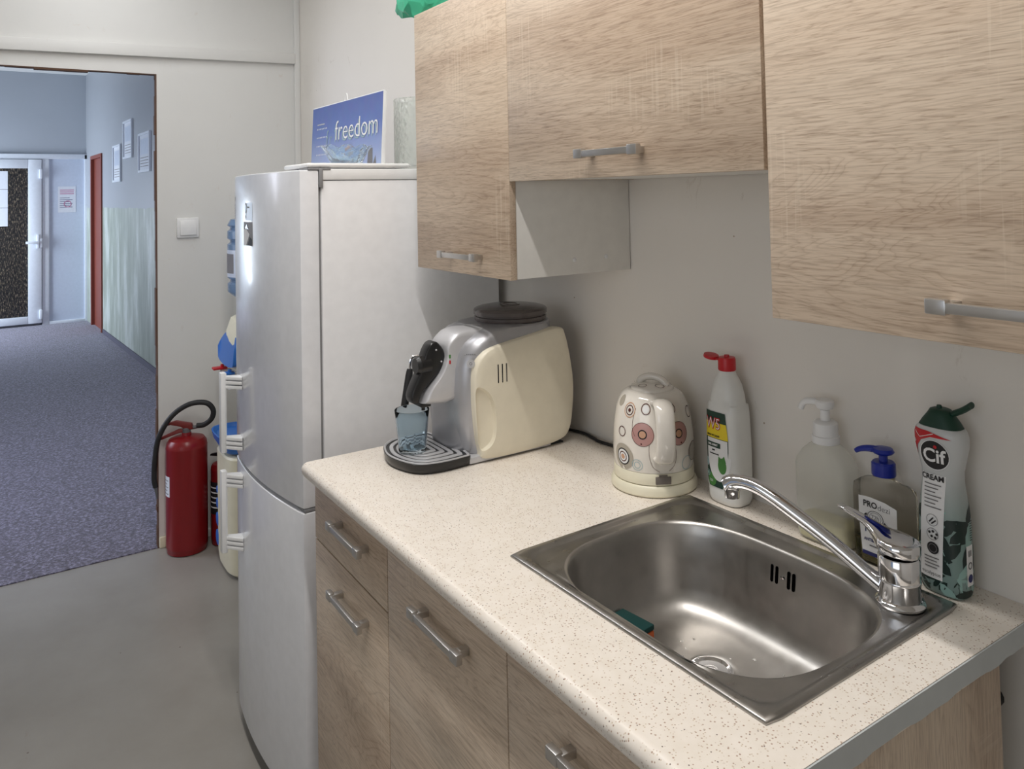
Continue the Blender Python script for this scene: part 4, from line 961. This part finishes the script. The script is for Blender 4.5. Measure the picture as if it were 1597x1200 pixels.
bm = bmesh.new(); lathe(bm, [(p.x, p.z) for p in kp] + [(0.042, 0.1625), (0.041, 0.161)], 64); kbd = build('kettle_body', bm, 'porc', ke, world=False, angle=60)
def krad(z):
    for a, b in zip(kp, kp[1:]):
        if a.z <= z <= b.z: return a.x + (b.x-a.x)*(z-a.z)/max(b.z-a.z, 1e-6)
    return kp[-1].x
bm = bmesh.new(); lathe(bm, [(0.042, 0.1605), (0.0425, 0.163), (0.040, 0.167), (0.030, 0.171), (0.015, 0.1735), (0.002, 0.174)], 48); kl = build('lid', bm, 'porc', ke, world=False, angle=60)
cd = math.atan2(-1.1455-KY, 0.5091-KX)            # direction of the handle, seen nearly head-on
cd += 0.25
hd_ = V(cos(cd-0.03), sin(cd-0.03), 0); sd_ = V(-hd_.y, hd_.x, 0)
bm = bmesh.new(); pts = spline([(-0.024, 0, 0.169), (-0.021, 0, 0.177), (-0.010, 0, 0.183), (0.006, 0, 0.184), (0.020, 0, 0.179), (0.030, 0, 0.168)], 5); tube(bm, [sd_*p.x*0.9 + hd_*p.x*0.5 + V(0, 0, p.z) for p in pts], 0.0068, 14); build('lid_knob', bm, 'porc', kl, world=False, angle=60)
bm = bmesh.new(); hp = spline([(0.056, 0, 0.147), (0.080, 0, 0.1530), (0.096, 0, 0.147), (0.104, 0, 0.130), (0.106, 0, 0.100), (0.103, 0, 0.070), (0.092, 0, 0.052), (0.072, 0, 0.050)], 5)
secs = []
for i, p in enumerate(hp):
    a = hp[max(i-1, 0)]; b = hp[min(i+1, len(hp)-1)]; tg = (b-a).normalized(); nn = V(tg.z, 0, -tg.x)
    secs.append([hd_*(p.x + nn.x*0.0075*sin(2*pi*j/18)) + V(0, 0, p.z + nn.z*0.0075*sin(2*pi*j/18)) + sd_*0.0180*cos(2*pi*j/18) for j in range(18)])
loft(bm, secs); build('handle', bm, 'porc', ke, world=False, angle=60)
bm = bmesh.new(); secs = []                        # pouring lip on the far side
for r, z, wv in ((0.05, 0.120, 0.012), (0.070, 0.135, 0.014), (0.073, 0.150, 0.018), (0.067, 0.159, 0.014)):
    secs.append([-hd_*(r*0.9 + 0.012*cos(2*pi*j/16)) + sd_*wv*sin(2*pi*j/16) + V(0, 0, z) for j in range(16)])
loft(bm, secs); build('spout', bm, 'porc', ke, world=False, angle=60)
d = Decal(); R_ = 0.075
def kc(u, v, r, parts):
    for (f0, f1, m, l) in parts: d.disc(u, v, r*f1, m, 0.0003+l*0.00015, r0=r*f0, n=32, k=2 if f0 else 4)
u0 = 0.0
# u is arc length to the right of the handle, v the height
for u, v in ((-0.036, 0.093), (0.034, 0.093)): kc(u, v, 0.0215, [(0, 1, 'rose', 0), (0.96, 1.0, 'maroon', 1), (0.30, 0.40, 'ink', 2), (0, 0.30, 'peach', 2)]); d.disc(u-0.002 if u < 0 else u+0.004, v-0.017, 0.0015, 'maroon', 0.0008)
for u, v in ((-0.030, 0.138), (0.024, 0.138)): kc(u, v, 0.0100, [(0.84, 1, 'maroon', 1), (0, 0.7, 'white_ink', 0)])
kc(-0.066, 0.133, 0.0135, [(0.88, 1, 'peach', 1), (0.55, 0.68, 'maroon', 1), (0, 0.25, 'maroon', 1)])
kc(-0.081, 0.092, 0.0095, [(0.84, 1, 'maroon', 1)]); kc(-0.078, 0.046, 0.024, [(0, 1, 'greyg', 0), (0.55, 0.65, 'ink', 1), (0, 0.55, 'white_ink', 1), (0.32, 0.4, 'maroon', 2), (0, 0.2, 'peach', 2)])
kc(-0.047, 0.036, 0.0105, [(0.9, 1, 'skyg', 1), (0.5, 0.6, 'skyg', 1)]); kc(0.052, 0.036, 0.013, [(0.9, 1, 'skyg', 1)]); kc(0.076, 0.052, 0.018, [(0, 1, 'greyg', 0), (0.93, 1, 'maroon', 1)])
kc(0.075, 0.125, 0.011, [(0.84, 1, 'maroon', 1)]); kc(-0.098, 0.145, 0.010, [(0, 1, 'greyg', 0)])
d.line([tuple(p)[:2] for p in spline([(-0.024, 0.075, 0), (-0.024, 0.055, 0), (-0.018, 0.035, 0), (-0.006, 0.026, 0)], 6)], 0.0007, 'maroon', 0.0003)
d.line([tuple(p)[:2] for p in spline([(0.024, 0.075, 0), (0.026, 0.055, 0), (0.022, 0.037, 0), (0.012, 0.027, 0)], 6)], 0.0007, 'maroon', 0.0003)
d.line([tuple(p)[:2] for p in spline([(-0.052, 0.138, 0), (-0.056, 0.118, 0), (-0.056, 0.100, 0), (-0.050, 0.088, 0)], 6)], 0.0007, 'maroon', 0.0003)
def kmap(u, v, l):
    a = cd - 0.03 + u/R_; r = krad(v) + l + 0.0002; return V(r*cos(a), r*sin(a), v)
d.build('printed_circles', kmap, kbd)
d = Decal()
for a_, r_ in ((0.3, 0.010), (1.4, 0.008), (-0.9, 0.009), (2.6, 0.010), (4.0, 0.009)): d.disc(0.029*cos(a_+cd), 0.029*sin(a_+cd), r_*0.9, 'maroon', 0, r0=r_*0.78, k=1)
d.build('lid_print', lambda u, v, l: V(u, v, 0.1745-(u*u+v*v)*3.0-0.0), kl)
bm = bmesh.new(); t = bmesh.new(); box(t, -0.0145, 0.0145, -0.0012, 0.0012, 0.0035, 0.0175, 0.0008); box(t, -0.008, 0.008, -0.0010, 0.0010, 0.0175, 0.0208, 0.0006)
merge(bm, t, 0, Matrix.Translation(hd_*0.0772) @ Matrix.Rotation(cd-0.03-pi/2, 4, 'Z')); build('switch', bm, 'sticker', ke, world=False)

# ------------------------------------------------------------------ bottles along the wall
def sections(bm, rows, n=48, mi=0):
    loft(bm, [ring(a, z, n, cx, 0, b, e) for (z, a, b, e, cx) in rows], mi)
# toilet cleaner bottle
wc = thing('cleaner_bottle', 'white cleaner bottle with open red flip cap and green yellow label', 'bottle', (-0.493, -0.041, ZC))
bm = bmesh.new()
rows = [(0.0, .030, .022, 3, 0), (0.003, .034, .026, 3, 0), (0.010, .0365, .0285, 3.2, 0), (0.024, .037, .029, 3.2, 0), (0.027, .0362, .0285, 3.2, 0), (0.030, .0375, .029, 3.4, 0), (0.10, .0375, .029, 3.6, 0), (0.160, .036, .028, 3.4, 0), (0.1775, .0345, .0275, 3.2, 0),
        (0.1800, .0315, .0260, 2.6, 0), (0.195, .0305, .0255, 2.4, 0), (0.198, .0297, .025, 2.3, 0), (0.212, .027, .0235, 2.1, 0), (0.223, .021, .020, 2, 0), (0.230, .0165, .0165, 2, 0), (0.2365, .0145, .0145, 2, 0)]
sections(bm, rows); build('bottle_body', bm, 'bottle_w', wc, world=False, angle=50)
bm = bmesh.new(); lathe(bm, [(0.0150, 0.2368), (0.0160, 0.238), (0.0158, 0.257), (0.0145, 0.2605), (0.0050, 0.261), (0.0045, 0.2645), (0.002, 0.265)], 32); cpo = build('cap', bm, 'cap_red', wc, world=False)
bm = bmesh.new(); t = bmesh.new(); lathe(t, [(0.0140, 0), (0.0145, 0.002), (0.0135, 0.0055), (0.009, 0.0065)], 28)
merge(bm, t, 0, Matrix.Translation((-0.0345, -0.004, 0.2550)) @ Matrix.Rotation(radians(12), 4, 'Y')); box(bm, -0.022, -0.013, -0.008, 0.002, 0.2530, 0.2560, 0.0008); build('flip_lid', bm, 'cap_red', cpo, world=False)
d = Decal()
def wside(z):                                      # right edge of the curved label
    t_ = (z-0.035)/0.12; return 0.001 + 0.022*sin(pi*min(max(t_, 0), 1)*0.62+0.35)
def band(z0, z1, m, l=0, a=-0.0335, b=None, n=6):
    i = d.mi(m); L = []; nu = 10
    for k in range(n+1):
        z = z0+(z1-z0)*k/n; e_ = wside(z) if b is None else b; a2 = a + (0.010*max(0, (0.045-z)/0.015)**1.5 if a < -0.03 else 0)
        L.append([d.bm.verts.new((a2+(e_-a2)*j/nu, z, l)) for j in range(nu+1)])
    for p, q in zip(L, L[1:]):
        for j in range(nu): d.bm.faces.new((p[j], p[j+1], q[j+1], q[j])).material_index = i
band(0.030, 0.165, 'grn_d'); band(0.118, 0.146, 'yellow', L1); d.disc(0.001, 0.088, 0.0265, 'white_ink', L1, ry=0.046, n=40, a0=pi, a1=2*pi, k=5); band(0.088, 0.117, 'white_ink', L1, -0.0255, 0.0215)
d.disc(-0.016, 0.043, 0.010, 'grn', L1*0.7, ry=0.012); d.text('W5', 0.028, -0.010, 0.143, 'cap_red', L1*2, 0.80, 0.0012); d.text('W5', 0.028, -0.010, 0.143, 'white_ink', L1*3, 0.80, -0.0004)
d.text('LEMON WC LIQUID', 0.0048, -0.011, 0.122, 'ink', L1*2, 0.72, 0.0002); d.grid(-0.030, 0.006, 0.101, 0.110, 'grn_d', L1*2, 4, 1); d.text('LIME & MINT', 0.0050, -0.012, 0.1055, 'white_ink', L1*3, 0.85, 0.0002)
d.grid(-0.014, -0.007, 0.095, 0.0975, 'ink', L1*2, 3, 1); d.grid(-0.020, 0.002, 0.0885, 0.0905, 'ink', L1*2, 6, 1)
d.disc(0.009, 0.071, 0.0095, 'grn', L1*2, ry=0.014); d.poly([(0.000, 0.076), (0.001, 0.087), (0.008, 0.083), (0.014, 0.090), (0.018, 0.078)], 'grn', L1*2)
d.disc(-0.026, 0.052, 0.0055, 'teal', L1*2, r0=0.0044); d.disc(-0.026, 0.052, 0.003, 'teal', L1*2); d.disc(-0.027, 0.072, 0.004, 'skyg', L1*2, ry=0.008); d.text('750', 0.006, -0.018, 0.040, 'white_ink', L1*2)
def wmap(u, v, l):
    a_, b_, e = .0375, .029, 3.5; f = max(0.0, 1-(abs(u)/a_)**e)**(1/e)
    k = 1.0 if 0.03 < v < 0.12 else (1-(v-0.12)*0.35 if v >= 0.12 else 1.0)
    return V(u*k, -(b_*f)*k - l - 0.0005, v)
d.build('label', wmap, wc, sub=0.004)

# milky pump bottle
pb = thing('pump_bottle', 'milky white translucent bottle with white pump and little yellowish soap', 'bottle', (-0.290, -0.040, ZC))
bm = bmesh.new(); rows = [(0.0, .040, .021, 4, 0), (0.004, .045, .026, 4.5, 0), (0.02, .0465, .027, 5, 0), (0.119, .0465, .027, 5, 0), (0.126, .0455, .0265, 4.5, 0), (0.141, .037, .0245, 3.5, 0), (0.151, .027, .022, 2.6, 0), (0.156, .0195, .0195, 2, 0), (0.160, .017, .017, 2, 0)]
sections(bm, rows); bb = build('bottle_body', bm, 'hdpe', pb, world=False, angle=50)
bm = bmesh.new(); sections(bm, [(0.0025, .040, .0205, 4, 0), (0.005, .0435, .0245, 4.5, 0), (0.034, .0447, .0255, 5, 0)]); build('liquid_soap', bm, 'hdpe_soap', bb, world=False)
bm = bmesh.new(); lathe(bm, [(0.0215, 0.157), (0.0220, 0.158), (0.0215, 0.168), (0.0195, 0.169), (0.0190, 0.188), (0.0155, 0.191), (0.0075, 0.192), (0.0072, 0.209)], 32); pc = build('collar', bm, 'white_pl', pb, world=False)
bm = bmesh.new(); lathe(bm, [(0.0075, 0.2095), (0.0120, 0.211), (0.0145, 0.216), (0.0148, 0.222), (0.013, 0.2245), (0.004, 0.225)], 28)
tube(bm, spline([(0.0, 0, 0.218), (-0.020, -0.004, 0.219), (-0.034, -0.007, 0.215), (-0.040, -0.008, 0.204)], 4), [0.0055]*8 + [0.0050]*5, 12); build('pump_head', bm, 'white_pl', pc, world=False)

# antibacterial soap dispenser
ps = thing('soap_dispenser', 'square clear soap dispenser with navy pump and white label', 'soap dispenser', (-0.190, -0.042, ZC), 0.0)
bm = bmesh.new(); rows = [(0.0, .040, .017, 6, 0), (0.003, .0428, .0195, 7, 0), (0.020, .0435, .020, 7, 0), (0.106, .0435, .020, 7, 0), (0.116, .0425, .0195, 6, 0), (0.121, .036, .0185, 4, 0), (0.124, .022, .017, 2.6, 0), (0.127, .0155, .0155, 2, 0), (0.133, .015, .015, 2, 0)]
sections(bm, rows); sb_ = build('bottle_body', bm, 'soap_bottle', ps, world=False, angle=50)
bm = bmesh.new(); sections(bm, [(0.0035, .0385, .0155, 6, 0), (0.006, .0405, .0172, 7, 0), (0.034, .0412, .0177, 7, 0)]); build('liquid_soap', bm, 'soap', sb_, world=False)
bm = bmesh.new(); lathe(bm, [(0.0168, 0.1335), (0.0172, 0.135), (0.0170, 0.151), (0.0150, 0.1535), (0.0065, 0.154), (0.0062, 0.163)], 32); pc = build('collar', bm, 'pump_blue', ps, world=False)
bm = bmesh.new(); lathe(bm, [(0.0080, 0.1632), (0.0140, 0.166), (0.0160, 0.1685), (0.0135, 0.173), (0.004, 0.1745)], 28)
tube(bm, spline([(0.0, 0, 0.169), (-0.018, -0.006, 0.1695), (-0.031, -0.010, 0.1665), (-0.038, -0.012, 0.162)], 4), [0.0055, .0054, .0053, .0052, .005, .0048, .0046, .0044, .0042, .004, .0038, .0036, .0033], 12); build('pump_head', bm, 'pump_blue', pc, world=False)
d = Decal(); d.poly([(-0.030, 0.100), (-0.012, 0.1015), (0.012, 0.1000), (0.031, 0.095), (0.031, 0.040), (0.028, 0.015), (0.0, 0.014), (-0.026, 0.017), (-0.028, 0.040), (-0.030, 0.07)], 'white_ink', 0)
d.grid(-0.0255, 0.0280, 0.0150, 0.0205, 'navy', L1, 1, 1); d.text('PRO', 0.0125, -0.011, 0.0905, 'ink', L1, 0.95, 0.0003); d.text('dezi', 0.0115, 0.011, 0.0895, 'ink_grey', L1, 1.1, -0.0001)
d.disc(-0.003, 0.073, 0.0130, 'ink_grey', L1, r0=0.0118, ry=0.0100); d.disc(-0.003, 0.073, 0.0095, 'ink_grey', L1, r0=0.0088, ry=0.0075); d.text('72h', 0.009, -0.003, 0.073, 'ink_grey', L1*2)
d.line([(-0.020, 0.073), (-0.0165, 0.076)], 0.003, 'ink', L1*2); d.line([(0.0105, 0.070), (0.0145, 0.067)], 0.003, 'ink', L1*2)
d.text('1 L', 0.013, -0.014, 0.053, 'navy', L1, 1.1, 0.0002); d.text('ANTIBAKTER', 0.0062, -0.006, 0.038, 'navy', L1, 0.9, 0.0002); d.grid(-0.014, -0.001, 0.029, 0.031, 'ink_grey', L1, 1, 1)
d.disc(0.018, 0.030, 0.0075, 'navy', L1); 
def psmap(u, v, l): return V(u, -0.0204-l*1.2, v)
d.build('label', psmap, ps); 

# scouring cream bottle
cf = thing('scouring_cream_bottle', 'green and white scouring cream bottle with dark green cap standing in the corner', 'bottle', (-0.098, -0.045, ZC), radians(1))
bm = bmesh.new()
rows = [(0.0, .026, .018, 3, 0), (0.003, .030, .0215, 3, 0), (0.015, .0325, .0235, 3, 0), (0.06, .0325, .0240, 3, 0), (0.105, .0315, .0235, 3, 0), (0.135, .0285, .0220, 2.8, 0), (0.155, .0262, .0205, 2.6, 0), (0.168, .0265, .0205, 2.6, 0), (0.185, .0305, .0215, 2.6, 0),
        (0.203, .0345, .0225, 2.6, 0), (0.217, .0350, .0225, 2.6, 0), (0.225, .0325, .0215, 2.6, 0), (0.2285, .029, .0195, 2.6, 0)]
sections(bm, rows); cfb = build('bottle_body', bm, 'leafy', cf, world=False, angle=50)
def cfround(u, v, l):                              # all round the bottle: u angle, v height
    for r0_, r1_ in zip(rows, rows[1:]):
        if r0_[0] <= v <= r1_[0]:
            t_ = (v-r0_[0])/(r1_[0]-r0_[0]); a = r0_[1]+(r1_[1]-r0_[1])*t_; b = r0_[2]+(r1_[2]-r0_[2])*t_; e = r0_[3]+(r1_[3]-r0_[3])*t_; break
    c, q = cos(u), sin(u); k_ = 1/((abs(c)/a)**e + (abs(q)/b)**e)**(1/e); return V((k_+l)*c, (k_+l)*q, v)
d = Decal(); rl = random.Random(21)
for k in range(46):
    ua, va = rl.uniform(-pi, 0.6), 0.006+0.112*rl.random()**1.5; ln_ = rl.uniform(0.010, 0.021); wd2 = ln_*rl.uniform(0.28, 0.5); an = rl.uniform(0, pi)
    pts = [(-1, 0), (-0.6, 0.75), (0, 1), (0.6, 0.7), (1, 0), (0.6, -0.7), (0, -1), (-0.6, -0.75)]
    pp = [((x*ln_*cos(an)-y*wd2*sin(an))/0.031+ua, min(max(x*ln_*sin(an)+y*wd2*cos(an)+va, 0.0035), 0.2)) for x, y in pts]
    d.poly(pp, 'grn_k' if k % 4 else 'teal', L1*0.5+k*0.000004)
d.build('leaf_print', cfround, cfb, sub=0.12)
bm = bmesh.new(); sections(bm, [(0.2288, .0290, .0195, 2.6, 0), (0.236, .0245, .0180, 2.5, 0), (0.246, .0170, .0150, 2.3, 0), (0.2515, .0140, .0130, 2, 0), (0.2530, .0100, .0095, 2, 0)]); lathe(bm, [(0.004, 0.2528), (0.003, 0.257), (0.001, 0.2572)], 12, -0.002, 0)
cc_ = build('cap', bm, 'grn_d', cf, world=False, angle=50)
bm = bmesh.new(); fl = spline([(0.010, 0.0, 0.2450), (0.020, 0.002, 0.2500), (0.030, 0.004, 0.2560), (0.040, 0.005, 0.2640)], 4); secs = []
for i, p in enumerate(fl):
    wv = 0.008 if i > 2 else 0.005; secs.append([p + V(-0.35*0.004*sin(2*pi*j/14), wv*cos(2*pi*j/14), 0.0042*sin(2*pi*j/14)) for j in range(14)])
loft(bm, secs); build('flip_lid', bm, 'grn_d', cc_, world=False)
d = Decal(); 
def strip(z0, z1, a0_, b0_, a1_, b1_, m, l, n=10):
    i = d.mi(m); rws = []
    for k in range(n+1):
        t_ = k/n; z = z0+(z1-z0)*t_; a = a0_+(a1_-a0_)*t_; b = b0_+(b1_-b0_)*t_
        rws.append([d.bm.verts.new((a+(b-a)*j/4, z, l)) for j in range(5)])
    for p, q in zip(rws, rws[1:]):
        for j in range(4): d.bm.faces.new((p[j], p[j+1], q[j+1], q[j])).material_index = i
strip(0.022, 0.165, -0.026, 0.006, -0.020, 0.014, 'white_ink', 0)
d.disc(0.0, 0.192, 0.0195, 'ink', L1*1.5, k=5); d.disc(0.0, 0.192, 0.0205, 'white_ink', L1, r0=0.0195, k=1)
d.text('Cif', 0.026, -0.0005, 0.1905, 'white_ink', L1*3, 1.0, 0.0006); d.disc(0.0028, 0.2040, 0.0024, 'cap_red', L1*4)
for pts in ([(-0.031, 0.224), (-0.008, 0.2235), (0.024, 0.2165), (-0.004, 0.2160), (-0.018, 0.2095), (-0.0255, 0.199), (-0.0275, 0.183), (-0.0330, 0.197), (-0.0345, 0.212)],): d.poly(pts, 'cap_red', L1)
d.line([(-0.028, 0.220), (-0.020, 0.213), (0.0, 0.221)], 0.0008, 'white_ink', L1*2); d.disc(-0.029, 0.206, 0.002, 'white_ink', L1*2, r0=0.0012, k=1)
d.text('CREAM', 0.0105, -0.004, 0.160, 'ink', L1*3, 0.95, 0.0003)
for k in range(7): d.grid(-0.016, 0.008-0.004*(k % 3), 0.150-k*0.0052, 0.1515-k*0.0052, 'ink_grey', L1*2, 4, 1)
for z, q in ((0.102, 'a'), (0.083, 'b'), (0.064, 'c')):
    d.disc(-0.005, z, 0.0082, 'ink_grey' if q != 'c' else 'ink', L1*2, r0=0.0075 if q != 'c' else 0)
    if q == 'a': d.line([(-0.009, z-0.003), (-0.003, z+0.004)], 0.0018, 'ink', L1*3); d.line([(-0.006, z-0.005), (0.0005, z+0.001)], 0.0018, 'ink', L1*3)
    if q == 'b':
        for u, v in ((-0.009, 0.002), (-0.004, 0.004), (0.001, 0.001), (-0.006, -0.003), (-0.001, -0.004)): d.disc(u, z+v, 0.0018, 'ink', L1*3, k=1)
    if q == 'c': d.disc(-0.005, z, 0.006, 'ink_grey', L1*3, r0=0.005, k=1)
for k in range(4): d.grid(-0.018, 0.003-0.003*(k % 2), 0.050-k*0.0045, 0.0515-k*0.0045, 'ink_grey', L1*2, 4, 1)
d.text('eucalyptus', 0.0068, -0.009, 0.029, 'ink', L1*3, 0.95)
def cfmap(u, v, l):
    for r0_, r1_ in zip(rows, rows[1:]):
        if r0_[0] <= v <= r1_[0]:
            t_ = (v-r0_[0])/(r1_[0]-r0_[0]); a = r0_[1]+(r1_[1]-r0_[1])*t_; b = r0_[2]+(r1_[2]-r0_[2])*t_; e = r0_[3]+(r1_[3]-r0_[3])*t_; break
    f = max(0.0, 1-(min(abs(u), a*0.999)/a)**e)**(1/e); return V(u, -b*f - l - 0.0005, v)
d.build('front_label', cfmap, cf, sub=0.004)
d = Decal(); d.grid(-0.009, 0.006, 0.020, 0.074, 'white_ink', 0, 2, 2)
d.disc(-0.0015, 0.030, 0.0055, 'navy', L1, k=2); d.disc(-0.0015, 0.047, 0.0048, 'ink', L1, r0=0.0035, k=1); d.text('III', 0.012, -0.0015, 0.063, 'ink', L1)
for k in range(9): d.grid(0.000, 0.006, 0.080+k*0.0032, 0.0812+k*0.0032, 'ink', L1, 1, 1)
d.build('side_label', lambda u, v, l: V(.0326*max(0, 1-(abs(u)/.0240)**3)**(1/3)+l+0.0004, u, v), cf)
